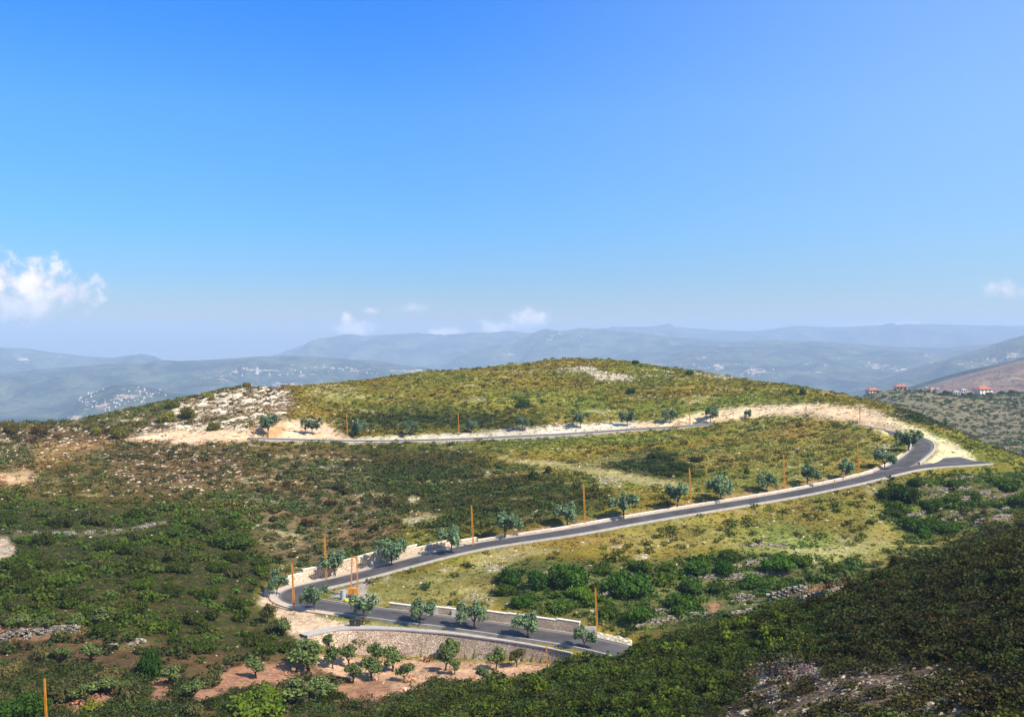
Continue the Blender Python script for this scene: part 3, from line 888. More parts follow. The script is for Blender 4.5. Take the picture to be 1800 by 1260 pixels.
# loop kerbs
dl, _, _ = nearest(ROAD_L, ROAD_U[:, 0], ROAD_U[:, 1])
i_out = int(np.argmax(nearest(ROAD_L, *offset_line(ROAD_U, np.full(len(ROAD_U), -HW - .4))[:, :2].T)[0] > HW + 0.4))
i_in = int(np.argmax(nearest(ROAD_L, *offset_line(ROAD_U, np.full(len(ROAD_U), HW + .4))[:, :2].T)[0] > HW + 0.4))
kerb(ROAD_U, i_out, len(ROAD_U) - 1, -1, 0.4, 0.2)
kerb(ROAD_U, i_in, len(ROAD_U) - 1, 1, 0.4, 0.2)
tip = offset_line(ROAD_U, np.full(len(ROAD_U), -HW - .4))[i_out]
js = max(idx_leg2(1606), int(np.argmin(np.hypot(ROAD_L[:, 0] - tip[0], ROAD_L[:, 1] - tip[1]))) + 1)
q = np.arange(js, nl - 1)
wd_ = 0.3 + 4.3 * sstep(q, js, js + 10)
A_ = offset_line(ROAD_L, np.full(nl, HW - .06))[q]; B_ = ROAD_L.copy(); nn_ = normals(ROAD_L)[q]; B_ = ROAD_L[q].copy(); B_[:, :2] += nn_ * (HW + wd_)[:, None]
A_[:, 2] += 0.0; B_[:, 2] += .12 * wd_ + .02
K_ = B_.copy(); K_[:, 2] -= .9
V_ = np.stack([A_, B_, K_], 1).reshape(-1, 3); ix = np.arange(len(V_)).reshape(-1, 3)
tag(link('road', mesh_np('road', V_, [np.stack([ix[:-1, 0], ix[1:, 0], ix[1:, 1], ix[:-1, 1]], -1), np.stack([ix[:-1, 1], ix[1:, 1], ix[1:, 2], ix[:-1, 2]], -1)], None, False, M_ROAD)), kind='structure')
KL = B_.copy(); KL[:, 2] += .0
strip('kerb', KL, [0.3, 0.3, 0.004, 0.004][::-1], [-0.6, 0.14, 0.14, -0.6], M_KERB)
# pavement beside the bend and the second leg
k0 = idx_leg1(620); k1 = idx_leg2(860)
strip('pavement', ROAD_L[k0:k1], [HW + 1.5, HW + 1.5, HW + 0.26, HW + 0.26][::-1], [-0.5, 0.14, 0.14, -0.5], M_WALK)
# pale walkway on top of the rubble wall
a0 = RWL[:, :3].copy()
ix_l1 = [int(np.argmin(np.hypot(ROAD_L[:, 0] - p[0], ROAD_L[:, 1] - p[1]))) for p in a0]
wn = normals(a0)
in_w = np.clip(np.array([np.hypot(*(ROAD_L[i, :2] - p[:2])) - HW - 0.42 for i, p in zip(ix_l1, a0)]), 0.45, 2.0)
in_w = np.minimum(in_w, np.interp(np.arange(len(in_w)), [0, 35, 60, 89], [2.0, 2.0, 1.1, .6]))
Vw = []
for p, nn, wd in zip(a0, wn, in_w):
    q = p[:2] + nn * wd; p0 = p[:2] + nn * 0.32
    Vw += [(p0[0], p0[1], -44.62), (q[0], q[1], -44.62), (q[0], q[1], -45.2)]
ix = np.arange(len(Vw)).reshape(-1, 3)
Qw = np.concatenate([np.stack([ix[:-1, 0], ix[1:, 0], ix[1:, 1], ix[:-1, 1]], -1), np.stack([ix[:-1, 1], ix[1:, 1], ix[1:, 2], ix[:-1, 2]], -1)])
tag(link('walkway', mesh_np('walkway', Vw, Qw, None, False, M_TOP)), kind='structure')


# ------------------------------------------------------------------ walls
def panel_wall(name, L, steps, idxf, off, thick, mat, label, cat='wall', group=None, coping=0.12, min_end=True):
    body, cop = MB(), MB()
    for a, b, h in steps:
        i, j = sorted((idxf(a), idxf(b)))
        if j <= i: continue
        for k in range(i, j):
            p = [None] * 4
            for m_, (kk, oo) in enumerate(((k, off), (k + 1, off), (k + 1, off + thick * np.sign(off)), (k, off + thick * np.sign(off)))):
                nn = normals(L)[kk]
                p[m_] = (L[kk, 0] + nn[0] * oo, L[kk, 1] + nn[1] * oo, L[kk, 2])
            body.hexa([(q[0], q[1], q[2] - 0.8) for q in p] + [(q[0], q[1], q[2] + h) for q in p])
            cx = sum(q[0] for q in p) / 4; cy = sum(q[1] for q in p) / 4
            g = [(cx + (q[0] - cx) * 1.0 + (q[0] - cx) * 0.12, cy + (q[1] - cy) * 1.12, q[2]) for q in p]
            cop.hexa([(q[0], q[1], q[2] + h + 0.003) for q in g] + [(q[0], q[1], q[2] + h + coping) for q in g])
    o = link(name, body.mesh(name, mat)); tag(o, label, cat, group)
    link('coping', cop.mesh('coping', M_COPING), o)
    return o


panel_wall('stone_wall', ROAD_L, OUTER_STEPS, idx_leg2, WOFF, 0.5, M_WALL, 'stepped cream stone wall along the uphill side of the road leaving the hairpin')
panel_wall('stone_wall', ROAD_L, INNER_STEPS, idx_leg1, -(HW + 0.8), 0.5, M_WALL, 'stepped cream stone wall above the lowest stretch of road, ending beside a tall orange pole')
panel_wall('low_wall', ROAD_L, [(850, 1200, 0.42), (1200, 1556, 0.42)], idx_leg2, HW + 0.36, 0.5, M_WALL, 'long low pinkish wall edging the uphill side of the middle road', coping=0.08)
# inner low wall at the loop
sU = ROAD_U
b_, c_ = MB(), MB()
for k in range(i_in, min(i_in + 26, len(sU) - 2)):
    nn, n2_ = normals(sU)[k], normals(sU)[k + 1]
    pts = [(sU[k, 0] + nn[0] * (HW + .42), sU[k, 1] + nn[1] * (HW + .42), sU[k, 2]), (sU[k + 1, 0] + n2_[0] * (HW + .42), sU[k + 1, 1] + n2_[1] * (HW + .42), sU[k + 1, 2]),
           (sU[k + 1, 0] + n2_[0] * (HW + .9), sU[k + 1, 1] + n2_[1] * (HW + .9), sU[k + 1, 2]), (sU[k, 0] + nn[0] * (HW + .9), sU[k, 1] + nn[1] * (HW + .9), sU[k, 2])]
    b_.hexa([(x, y, z - .8) for x, y, z in pts] + [(x, y, z + .45) for x, y, z in pts])
tag(link('low_wall', b_.mesh('low_wall', M_WALL)), 'short curved low wall on the inside of the far road loop', 'wall')

# rubble retaining wall
mb = MB(); cp_ = MB()
n = len(RWL)
wn = normals(RWL[:, :3])
for k in range(n - 1):
    def pp(i, out, z): return (RWL[i, 0] - wn[i, 0] * out, RWL[i, 1] - wn[i, 1] * out, z)
    zb0, zb1 = RWL[k, 3] - 0.8, RWL[k + 1, 3] - 0.8
    o0 = 0.14 * (-44.9 - zb0) + 0.1; o1 = 0.14 * (-44.9 - zb1) + 0.1
    mb.hexa([pp(k, o0, zb0), pp(k + 1, o1, zb1), pp(k + 1, -0.3, zb1), pp(k, -0.3, zb0), pp(k, 0.0, -44.72), pp(k + 1, 0.0, -44.72), pp(k + 1, -0.3, -44.72), pp(k, -0.3, -44.72)])
    cp_.hexa([pp(k, 0.1, -44.717), pp(k + 1, 0.1, -44.717), pp(k + 1, -0.31, -44.717), pp(k, -0.31, -44.717), pp(k, 0.1, -44.52), pp(k + 1, 0.1, -44.52), pp(k + 1, -0.31, -44.52), pp(k, -0.31, -44.52)])
rw = link('retaining_wall', mb.mesh('retaining_wall', M_RUBBLE)); tag(rw, 'tall rubble stone retaining wall below the lowest stretch of road', 'wall')
link('coping', cp_.mesh('coping', M_TOP), rw)

# dry-stone terrace walls, each a run of stacked rough stones
TL = ['top dry-stone terrace wall nearest the short road spur', 'short terrace wall among shrubs under the big dark bush', 'small stub of terrace wall between two green shrubs', 'curving terrace wall on the upper terraces towards the picture edge',
      'terrace wall rising from a green thicket on the terraced slope', 'long straight terrace wall across the terraced slope', 'lower terrace wall half hidden by round shrubs', 'tall lowest terrace wall beside the yellow grass strip', 'thin terrace wall just below the road spur', 'thin terrace wall at the outer end of the terraced slope',
      'long dry-stone wall along the green strip below the meadow', 'short broken dry-stone wall on bare soil', 'tall grey dry-stone wall above a strip of red soil', 'faint stone line at the foot of the yellow meadow',
      'dry-stone wall running from the road end along the thicket edge', 'short dry-stone wall by red earth above the dark slope', 'low wall of pinkish stones where the dark slope begins', 'tiny wall of stones between green bushes behind the tall orange pole',
      'short stone wall behind the two big round shrubs', 'faint pale stone line across the yellow meadow', 'reddish broken terrace wall at the edge of the olive grove', 'short stone wall amid the olive trees', 'pale stone wall crossing the dark thicket slope']
for (L, h), lab in zip(TERR_LINES, TL):
    mb = MB()
    s = 0.0; nr = max(2, int(h / 0.28))
    for r_ in range(nr):
        i = rng.integers(0, 2)
        while i < len(L) - 1:
            if rng.random() < 0.12 + 0.3 * (r_ == nr - 1): i += 1; continue
            c = L[i] * 0.5 + L[min(i + 1, len(L) - 1)] * 0.5 if r_ % 2 else L[i]
            lx, lz = rng.uniform(0.42, 0.62), h / nr * rng.uniform(0.46, 0.6)
            c = c + np.array([0, rng.uniform(-.08, .08), 0.06 + h / nr * (r_ + 0.5) - 0.25])
            J = lambda: rng.uniform(0.75, 1.12)
            mb.hexa([c + np.array(v) for v in ((-lx * J(), -.3 * J(), -lz), (lx * J(), -.3 * J(), -lz), (lx, .3, -lz), (-lx, .3, -lz), (-lx * J() * .9, -.26, lz * J()), (lx * J() * .9, -.26, lz * J()), (lx * .9, .26, lz * J()), (-lx * .9, .26, lz * J()))])
            i += 1
    o = link('terrace_wall', mb.mesh('terrace_wall', M_DRY)); tag(o, lab, 'wall')


# ------------------------------------------------------------------ foliage templates
def leaf_cloud(n, blobs, size, aspect=1.0, droop=0.0, shell=0.55, r=None):
    """n small leaf faces spread through a union of blobs [(cx,cy,cz,rx,ry,rz)] -> verts, quads, random value per leaf"""
    r = r or rng
    B = np.array(blobs, float)
    wt = (B[:, 3] * B[:, 4] * B[:, 5]) ** 0.67; wt /= wt.sum()
    k = r.choice(len(B), n, p=wt)
    d = r.normal(size=(n, 3)); d /= np.linalg.norm(d, axis=1)[:, None]
    rad = shell + (1 - shell) * r.random(n) ** 0.6
    rad *= 1 + 0.16 * r.normal(size=n)
    c = B[k, :3] + d * B[k, 3:] * rad[:, None]
    c = c[c[:, 2] > 0.02] if True else c
    n = len(c); d = d[:n]
    nrm = d + 0.75 * r.normal(size=(n, 3)); nrm[:, 2] += 0.25
    nrm /= np.linalg.norm(nrm, axis=1)[:, None]
    a = np.cross(nrm, r.normal(size=(n, 3))); a /= np.linalg.norm(a, axis=1)[:, None]
    if droop:
        a = a * (1 - droop) + np.array([0, 0, -1]) * droop; a -= nrm * (a * nrm).sum(1)[:, None]; a /= np.linalg.norm(a, axis=1)[:, None] + 1e-6
    b = np.cross(nrm, a)
    s = size * r.uniform(0.6, 1.4, n)[:, None]
    a = a * s * aspect; b = b * s
    V = np.stack([c - a * 0.9 - b * .35, c - a * .1 - b, c + a, c - a * .1 + b], 1)
    Q = np.arange(n * 4).reshape(n, 4)
    return V.reshape(-1, 3), Q, np.repeat(r.random(n), 4)


def core(blobs, k=0.62):
    """rough inner lumps so a crown is not see-through"""
    Vs, Ts, n0 = [], [], 0
    for cx, cy, cz, rx, ry, rz in blobs:
        m, q = 8, 5
        V = [(0, 0, 1)] + [(math.sin(math.pi * i / q) * math.cos(2 * math.pi * j / m), math.sin(math.pi * i / q) * math.sin(2 * math.pi * j / m), math.cos(math.pi * i / q)) for i in range(1, q) for j in range(m)] + [(0, 0, -1)]
        V = np.array(V) * (1 + 0.3 * (rng.random((len(V), 1)) - .5)) * np.array((rx, ry, rz)) * k + np.array((cx, cy, cz))
        T = [(0, 1 + j, 1 + (j + 1) % m) for j in range(m)]
        for i in range(q - 2):
            for j in range(m):
                a, b, c, d = 1 + i * m + j, 1 + i * m + (j + 1) % m, 1 + (i + 1) * m + (j + 1) % m, 1 + (i + 1) * m + j
                T += [(a, d, c), (a, c, b)]
        T += [(1 + (q - 2) * m + j, len(V) - 1, 1 + (q - 2) * m + (j + 1) % m) for j in range(m)]
        Vs.append(V); Ts.append(np.array(T) + n0); n0 += len(V)
    return np.concatenate(Vs), np.concatenate(Ts)


def leaf_mesh(name, n, blobs, size, c1, c2, mat, aspect=1.0, droop=0.0, shell=0.55, kcore=0.6):
    V, Q, v = leaf_cloud(n, blobs, size, aspect, droop, shell)
    c1, c2 = np.array(c1), np.array(c2)
    col = c1 + (c2 - c1) * v[:, None]
    if kcore:
        CV, CT = core(blobs, kcore)
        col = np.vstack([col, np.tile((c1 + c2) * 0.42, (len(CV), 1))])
        return mesh_np(name, np.vstack([V, CV]), [Q, CT + len(V)], {'Col': col}, False, mat)
    return mesh_np(name, V, [Q], {'Col': col}, False, mat)


def blobs_bush(r, lumps=7, flat=0.75):
    B = [(0, 0, 0.55 * flat, 0.62, 0.62, 0.55 * flat)]
    for k in range(lumps):
        a = 2 * math.pi * (k + r.random() * 0.8) / lumps; q = r.uniform(0.35, 0.72); s = r.uniform(0.28, 0.5)
        B.append((q * math.cos(a), q * math.sin(a), s * flat + r.uniform(0, 0.75) * flat * (1 - 0.5 * q), s, s, s * flat * r.uniform(.8, 1.1)))
    return B


G1, G2 = lin(58, 78, 28), lin(104, 124, 46)
SHRUB_M = [leaf_mesh('shrub', 620, blobs_bush(rng, 6 + i % 3, 0.72 + 0.12 * (i % 3)), 0.105, (1, 1, 1), (1, 1, 1), M_LEAF) for i in range(6)]
BIG_M = [leaf_mesh('shrub', 2600, blobs_bush(rng, 11 + i, 0.74), 0.052, (1, 1, 1), (1, 1, 1), M_LEAF) for i in range(4)]
for me in SHRUB_M + BIG_M:      # per-leaf value variation only; the shrub's own colour is the object colour
    a = me.attributes['Col']; n = len(a.data)
    v = rng.random(n // 4 + 1).repeat(4)[:n]
    c = np.stack([0.7 + 0.7 * v, 0.72 + 0.62 * v, 0.75 + 0.4 * v, np.ones(n)], 1).astype(np.float32)
    a.data.foreach_set('color', c.ravel())


def tree_template(kind, r):
    """trunk with limbs, crown of leaf clumps; unit height"""
    tr = MB()
    if kind == 'road':
        hgt_t = 0.30
        lean = r.uniform(-.04, .04)
        tr.tube([(0, 0, -0.03), (lean * .4, 0, 0.13), (lean, 0.01, hgt_t)], [0.026, 0.02, 0.017])
        tips, B = [], []
        nk = int(r.integers(5, 8))
        for k in range(nk):
            a = 2 * math.pi * (k + r.random() * .9) / nk; q = r.uniform(.14, .38); zt = r.uniform(.5, .88)
            tip = (lean + q * math.cos(a), q * math.sin(a), zt)
            tr.tube([(lean, 0.01, hgt_t - .03), (lean + q * .45 * math.cos(a), q * .45 * math.sin(a), hgt_t + (zt - hgt_t) * .6), tip], [.014, .009, .003], 5)
            s_ = r.uniform(.11, .17)
            B.append((tip[0], tip[1], zt - .03, s_, s_, s_ * r.uniform(.8, 1.2)))
            B.append((tip[0] * 1.2, tip[1] * 1.2, zt - r.uniform(.12, .2), s_ * .75, s_ * .75, s_ * r.uniform(.9, 1.3)))
            B.append((tip[0] * .6, tip[1] * .6, zt - .12, .13, .13, .12))
        B.append((lean + r.uniform(-.1, .1), 0, .68, .18, .18, .16)); B.append((lean + r.uniform(-.15, .15), r.uniform(-.1, .1), .9, .09, .09, .1))
        return tr.mesh('trunk', M_BARK, True), leaf_mesh('crown', 1900, B, 0.021, lin(72, 96, 60), lin(134, 152, 110), M_LEAF, 2.2, 0.55, 0.2, 0.45)
    lean = r.uniform(-.08, .08)
    tr.tube([(0, 0, -.04), (lean * .5, .02, .16), (lean, 0, .32)], [.045, .034, .03])
    B = []
    for k in range(4):
        a = 2 * math.pi * (k + r.random() * .8) / 4; q = r.uniform(.14, .36); zt = r.uniform(.46, .82)
        tr.tube([(lean, 0, .28), (lean + q * .5 * math.cos(a), q * .5 * math.sin(a), .42), (lean + q * math.cos(a), q * math.sin(a), zt)], [.022, .016, .004], 5)
        s = r.uniform(.13, .25); B.append((lean + q * math.cos(a), q * math.sin(a), zt, s, s, s * .82))
    B.append((lean + r.uniform(-.12, .12), r.uniform(-.1, .1), .85, .15, .15, .14)); B.append((lean, 0, .62, .22, .22, .17))
    return tr.mesh('trunk', M_BARK, True), leaf_mesh('crown', 1100, B, 0.03, lin(72, 84, 44), lin(120, 132, 78), M_LEAF, 1.6, 0.1, 0.35, 0.5)


ROAD_T = [tree_template('road', rng) for _ in range(6)]
OLIVE_T = [tree_template('olive', rng) for _ in range(5)]


def make_tree(name, tmpl, base, H, W, label, cat, group, col=(1, 1, 1, 1)):
    o = empty(name, base); o.rotation_euler = (0, 0, rng.uniform(0, 6.28)); o.scale = (W, W, H)
    t = link('trunk', tmpl[0], o); c = link('crown', tmpl[1], o); c.color = col
    tag(o, label, cat, group); return o


ORD = 'first second third fourth fifth sixth seventh eighth ninth tenth eleventh twelfth thirteenth fourteenth fifteenth'.split()
TREES2 = [(486, 1001, 1050), (590, 964, 1016), (688, 943, 996), (793, 918, 972), (888, 898, 948), (997, 878, 926), (1097, 862, 914), (1190, 846, 897), (1268, 833, 884), (1348, 826, 866), (1420, 814, 857), (1486, 804, 843), (1555, 787, 826)]
TREES1 = [(553, 1026, 1077), (640, 1040, 1089), (738, 1048, 1099), (833, 1054, 1107), (928, 1070, 1122), (1027, 1096, 1143)]
TREES3 = [(471, 725, 769), (549, 732, 764), (631, 735, 769), (722, 737, 766), (829, 735, 762), (918, 728, 758), (1021, 722, 753), (1103, 721, 749), (1178, 716, 744), (1249, 713, 743), (1316, 718, 736)]
k = 0
TREE_XY = []
for lst, where in ((TREES2, 'uphill side of the middle road'), (TREES1, 'outer side of the lowest road'), (TREES3, 'upper road')):
    for i, (px, pt, pb) in enumerate(lst):
        b = cast(px, pb); H = (pb - pt) * b[1] / F
        TREE_XY.append(b)
        if i == 0 and where[0] == 'u' and 'middle' in where: lab = 'bushy grey-green roadside tree standing just outside the hairpin bend'
        elif where == 'upper road': lab = '%s small grey-green tree along the upper road, counted from its cream cut end' % ORD[i]
        else: lab = '%s grey-green roadside tree from the hairpin on the %s' % (ORD[i - (1 if 'middle' in where else 0)], where)
        g = rng.uniform(0.85, 1.12)
        dark = 0.85 if where == 'upper road' else 1.0
        make_tree('roadside_tree', ROAD_T[k % 6], (b[0], b[1], b[2] - 0.05), H, H * rng.uniform(.9, 1.25), lab, 'tree', 'trees planted along the roads', (g * dark, g * dark, g * dark * 1.04, 1))
        k += 1
b = cast(1597, 795); TREE_XY.append(b)
make_tree('roadside_tree', ROAD_T[2], b, 42 * b[1] / F, 45 * b[1] / F, 'dark roadside tree on the inside of the far road loop', 'tree', 'trees planted along the roads', (.75, .8, .75, 1))

OLIVES = [(451, 1155, 1192, 1), (543, 1130, 1183, 1.5), (615, 1132, 1172, .9), (660, 1128, 1175, .8), (690, 1138, 1180, 1.1), (655, 1155, 1195, 1.2), (710, 1165, 1200, 1.0), (782, 1140, 1178, 1.1), (792, 1121, 1160, .9), (800, 1155, 1185, .8),
          (872, 1138, 1176, .9), (908, 1140, 1172, 1.0), (305, 1168, 1208, 1.1), (340, 1195, 1232, 1.1), (225, 1195, 1228, 1), (365, 1190, 1198, .9), (145, 1200, 1240, 1.2), (580, 1112, 1140, .8), (585, 1135, 1175, .9), (570, 1190, 1232, 1.3), (520, 1195, 1240, 1.3),
          (190, 1188, 1222, 1.2), (30, 1080, 1112, 1.4), (75, 1085, 1114, 1.2), (130, 1078, 1105, 1.3), (180, 1068, 1100, 1.4), (160, 1130, 1165, 1.1), (110, 1135, 1165, 1.1), (620, 1165, 1200, 1.1), (850, 1170, 1200, 1.0), (470, 1060, 1095, 1.0), (500, 1090, 1118, .9),
          (1456, 1006, 1040, 1.2), (1490, 1000, 1030, 1.0)]
OLAB = ['olive tree with a dark bent trunk on orange soil below the thicket', 'broad olive tree at the corner of the rubble wall', 'small dark olive tree in front of the rubble wall with a forked trunk', 'slim upright sapling in front of the rubble wall', 'leaning olive tree touching the rubble wall',
        'olive tree with a pale trunk in the middle of the red clearing', 'olive tree at the edge of the sandy clearing', 'round olive tree on the far edge of the sandy clearing', 'small olive crown rising against the rubble wall', 'thin olive tree behind the round one on the clearing',
        'paler of two olive trees before the end of the rubble wall', 'brownish olive tree before the end of the rubble wall', 'round grey olive tree beside the large dark green bush', 'olive tree with a short trunk next to the yellow-green bush', 'grey olive tree above the yellow shrubs', 'slender young olive tree on pale orange soil',
        'small dark olive on pale ground near the lone orange pole', 'small bush-like olive at the top of the rubble wall', 'thin young olive on the rubble wall corner', 'wide grey olive near the bottom edge by the red clearing', 'wide grey olive just beyond the yellow-green bush',
        'dark olive between two bare soil patches', 'wide olive at the edge of the picture above the red terrace wall', 'second olive along the red terrace strip', 'third olive along the red terrace strip', 'fourth olive along the red terrace strip', 'olive beside a broken red wall', 'olive at the end of the broken red wall', 'olive half hidden among saplings before the clearing', 'olive where the clearing meets the dark slope',
        'dark round reddish tree below the hairpin bank', 'small tree on the cream bank under the hairpin', 'olive with a dark trunk on the red soil strip below the meadow', 'olive beside pink stones at the edge of the dark slope']
for i, ((px, pt, pb, wd), lab) in enumerate(zip(OLIVES, OLAB)):
    b = cast(px, pb); H = (pb - pt) * b[1] / F; g = rng.uniform(.8, 1.1)
    col = (g, g * 1.02, g * .95, 1)
    if 'reddish' in lab or 'brownish' in lab: col = (.8, .58, .5, 1)
    make_tree('olive_tree', OLIVE_T[i % 5], (b[0], b[1], b[2] - .1), H * 1.05, H * wd * 1.15, lab, 'tree', 'olive trees of the grove', col)


# ------------------------------------------------------------------ shrubs
SH_PTS = []


def shrub(px, py, wpx, hpx, col, label, group, dmin=25, name='shrub', b=None):
    if b is None: b = cast(px, py, dmin)
    s = wpx * b[1] / F * 0.5; h = hpx * b[1] / F
    o = link(name, SHRUB_M[int(rng.integers(0, 6))] if s < 1.7 else BIG_M[int(rng.integers(0, 4))])
    o.location = (b[0], b[1], b[2] - 0.12 * h); o.rotation_euler = (0, 0, rng.uniform(0, 6.28)); o.scale = (s, s, h * 0.92)
    o.color = (col[0] * 1.14, col[1] * .98, col[2] * .85, 1); tag(o, label, 'shrub', group); SH_PTS.append((b[0], b[1], s)); return o


C_DK, C_MID, C_BRI, C_YEL, C_GRY = lin(46, 58, 24), lin(64, 82, 32), lin(82, 104, 36), lin(84, 108, 40), lin(74, 80, 50)
BIG = [(445, 1262, 118, 62, C_YEL, 'large yellow-green bush with clustered leaves at the bottom edge'), (262, 1192, 50, 58, lin(44, 74, 26), 'dense dark green bush beside a round grey olive'), (40, 1262, 80, 56, lin(52, 82, 30), 'big green bush left of the lone orange pole'),
       (1000, 1030, 74, 52, lin(58, 92, 34), 'big rounded bush left of the pair in the middle of the green strip'), (1102, 1046, 86, 54, lin(58, 94, 36), 'widest rounded bush of the green strip, behind the tall orange pole'), (900, 1025, 44, 34, lin(54, 88, 34), 'smaller dark bush at the meadow end of the green strip'), (948, 1035, 40, 40, lin(50, 84, 32), 'dark bush tucked before the big rounded bush'),
       (918, 1066, 40, 26, lin(56, 92, 30), 'bush above the stepped wall with pale stones beside it'), (1018, 1052, 44, 34, lin(84, 118, 40), 'bright green bush in front of the two big bushes'), (985, 1072, 60, 24, lin(70, 98, 38), 'low wide bush above the end of the stepped wall'), (1200, 1072, 62, 40, lin(62, 92, 34), 'rounded bush between the dry-stone wall and the thicket'),
       (1120, 1092, 46, 36, lin(66, 100, 38), 'bush to the side of the tall orange pole on red earth'), (1272, 1010, 34, 34, lin(50, 86, 30), 'dark upright bush on the meadow edge'), (1225, 1008, 50, 32, lin(66, 102, 38), 'bright bush next to the dark upright bush'), (1366, 1002, 60, 34, lin(66, 106, 38), 'broad green bush above the long dry-stone wall'),
       (1330, 1032, 60, 26, lin(66, 98, 40), 'wide bush below the long dry-stone wall'), (1215, 1042, 50, 30, lin(64, 94, 40), 'bush below the start of the long dry-stone wall'), (1590, 880, 58, 36, lin(44, 64, 28), 'largest dark bush on the terraced slope'), (1560, 876, 40, 24, lin(50, 72, 30), 'dark bush adjoining the largest one on the terraces'),
       (1638, 896, 44, 24, lin(54, 84, 30), 'round bush under the second terrace wall'), (1610, 930, 50, 30, lin(56, 88, 32), 'wide green bush at the lower edge of the terraces'), (1662, 936, 40, 26, lin(62, 98, 34), 'bright round bush below the terrace walls'), (1625, 945, 30, 20, lin(66, 104, 34), 'small bright bush at the foot of the terraces'),
       (1676, 856, 26, 16, lin(60, 88, 32), 'bush on the top terrace nearest the spur'), (1770, 862, 44, 26, lin(60, 86, 32), 'bush at the outer end of the upper terraces'), (1790, 890, 40, 30, lin(62, 92, 34), 'bush by the frame edge on the middle terraces'), (1400, 955, 70, 46, lin(66, 92, 34), 'x')]
BIG = BIG[:-1] + [(405, 958, 84, 28, lin(62, 84, 32), 'wide shrub clump at the top edge of the dense thicket'), (210, 770, 32, 26, lin(96, 98, 38), 'olive-green bush on the skyline left of the dirt track'), (330, 736, 26, 26, lin(92, 96, 42), 'round bush low on the white outcrop'), (293, 742, 34, 24, lin(112, 116, 48), 'bright bush where the outcrop meets the skyline'), (305, 718, 22, 20, lin(86, 96, 40), 'tall bush on the outcrop skyline'),
       (366, 702, 28, 16, lin(118, 122, 50), 'sunlit bush on the upper outcrop skyline'), (434, 681, 16, 12, lin(104, 98, 46), 'small dome bush at the top of the outcrop'), (376, 756, 24, 18, lin(88, 92, 42), 'bush just above the pale track on the outcrop'), (70, 762, 30, 20, lin(84, 74, 40), 'brownish bush on the far end of the skyline'), (20, 762, 34, 20, lin(78, 76, 44), 'bush on the skyline at the picture edge'), (170, 762, 22, 14, lin(112, 118, 48), 'small lime bush on the skyline rocks'),
       (920, 716, 24, 22, lin(64, 92, 36), 'solitary dark green bush in the middle of the hill'), (1110, 692, 16, 14, lin(66, 92, 44), 'small bush upslope of the roadside trees'), (1117, 640, 12, 9, lin(66, 84, 36), 'bush on the hilltop skyline'), (1212, 659, 14, 10, lin(70, 100, 38), 'bush at the white stones on the hill shoulder'), (1412, 694, 16, 12, lin(62, 90, 34), 'larger of the bushes above the pale road cut'), (1391, 692, 12, 8, lin(70, 98, 40), 'smaller of the bushes above the pale road cut'),
       (1225, 811, 24, 12, lin(54, 62, 30), 'dark flat bush on the slope between the roads'), (1150, 806, 32, 14, lin(54, 66, 28), 'dark shrub patch on the slope between the roads'), (940, 845, 22, 18, lin(58, 72, 30), 'dark bush below the pale footpath'), (964, 832, 14, 14, lin(60, 74, 32), 'small bush touching the pale footpath'), (1313, 833, 14, 12, lin(74, 96, 38), 'small green bush beyond the roadside trees')]
for px, py, ww, hh, c, lab in BIG:
    shrub(px, py, ww, hh, c, lab, None)

rects = {  # region: (polygon, count, width px range, colours, label, group)
    'thicket': ([(0, 900), (250, 900), (430, 930), (470, 1010), (440, 1060), (500, 1120), (560, 1150), (420, 1160), (250, 1130), (0, 1100)], 66, (26, 50), [lin(54, 70, 26), lin(60, 78, 28), lin(58, 70, 28), lin(72, 94, 32), lin(72, 80, 46)], 'rounded green shrub in the dense thicket below the white outcrop', 'shrubs of the dense thicket'),
    'lowgrove': ([(0, 1150), (250, 1150), (500, 1200), (620, 1240), (620, 1262), (0, 1262)], 16, (34, 60), [C_GRY, C_DK, lin(100, 108, 44), lin(92, 92, 60)], 'shrub between the olive trees of the lower grove', 'shrubs of the lower grove'),
    'terracebush': ([(1560, 850), (1640, 850), (1790, 838), (1795, 900), (1700, 925), (1610, 940), (1560, 905)], 18, (16, 34), [lin(58, 80, 28), lin(66, 90, 32), lin(74, 100, 34)], 'leafy green shrub growing along the terraced slope below the road spur', 'shrubs of the terraced slope'),
    'stripbush': ([(880, 1010), (1150, 1000), (1300, 975), (1420, 985), (1500, 1000), (1420, 1030), (1300, 1060), (1120, 1095), (1000, 1075), (890, 1060)], 26, (22, 46), [lin(62, 84, 30), lin(70, 96, 34), lin(78, 104, 36)], 'leafy green shrub filling the strip between the meadow and the dry-stone walls', 'shrubs of the green strip'),
    'forethicket': ([(985, 1185), (1060, 1160), (1150, 1130), (1300, 1095), (1400, 1080), (1350, 1160), (1250, 1240), (1150, 1262), (680, 1262), (800, 1225), (900, 1200)], 46, (26, 52), [lin(60, 76, 28), lin(78, 98, 32), lin(86, 106, 34), lin(62, 80, 29)], 'leafy green shrub on the near slope below the road end', 'shrubs of the near slope'),
    'darkslope': ([(1300, 1095), (1450, 1055), (1530, 1018), (1650, 978), (1800, 925), (1800, 1160), (1560, 1160), (1350, 1160)], 50, (26, 54), [lin(46, 48, 25), lin(54, 58, 27), lin(56, 47, 29), lin(44, 50, 23)], 'dark scrubby shrub on the shaded near hillside', 'shrubs of the shaded hillside'),  # slope's shade is put into these dark leaf colours
    'heathbush': ([(450, 800), (640, 800), (700, 880), (690, 960), (560, 1000), (470, 990)], 22, (14, 24), [lin(58, 66, 32), lin(66, 70, 36), lin(74, 58, 38)], 'small dark round bush on the brown slope above the hairpin', 'round bushes of the brown slope')}
ALL = []
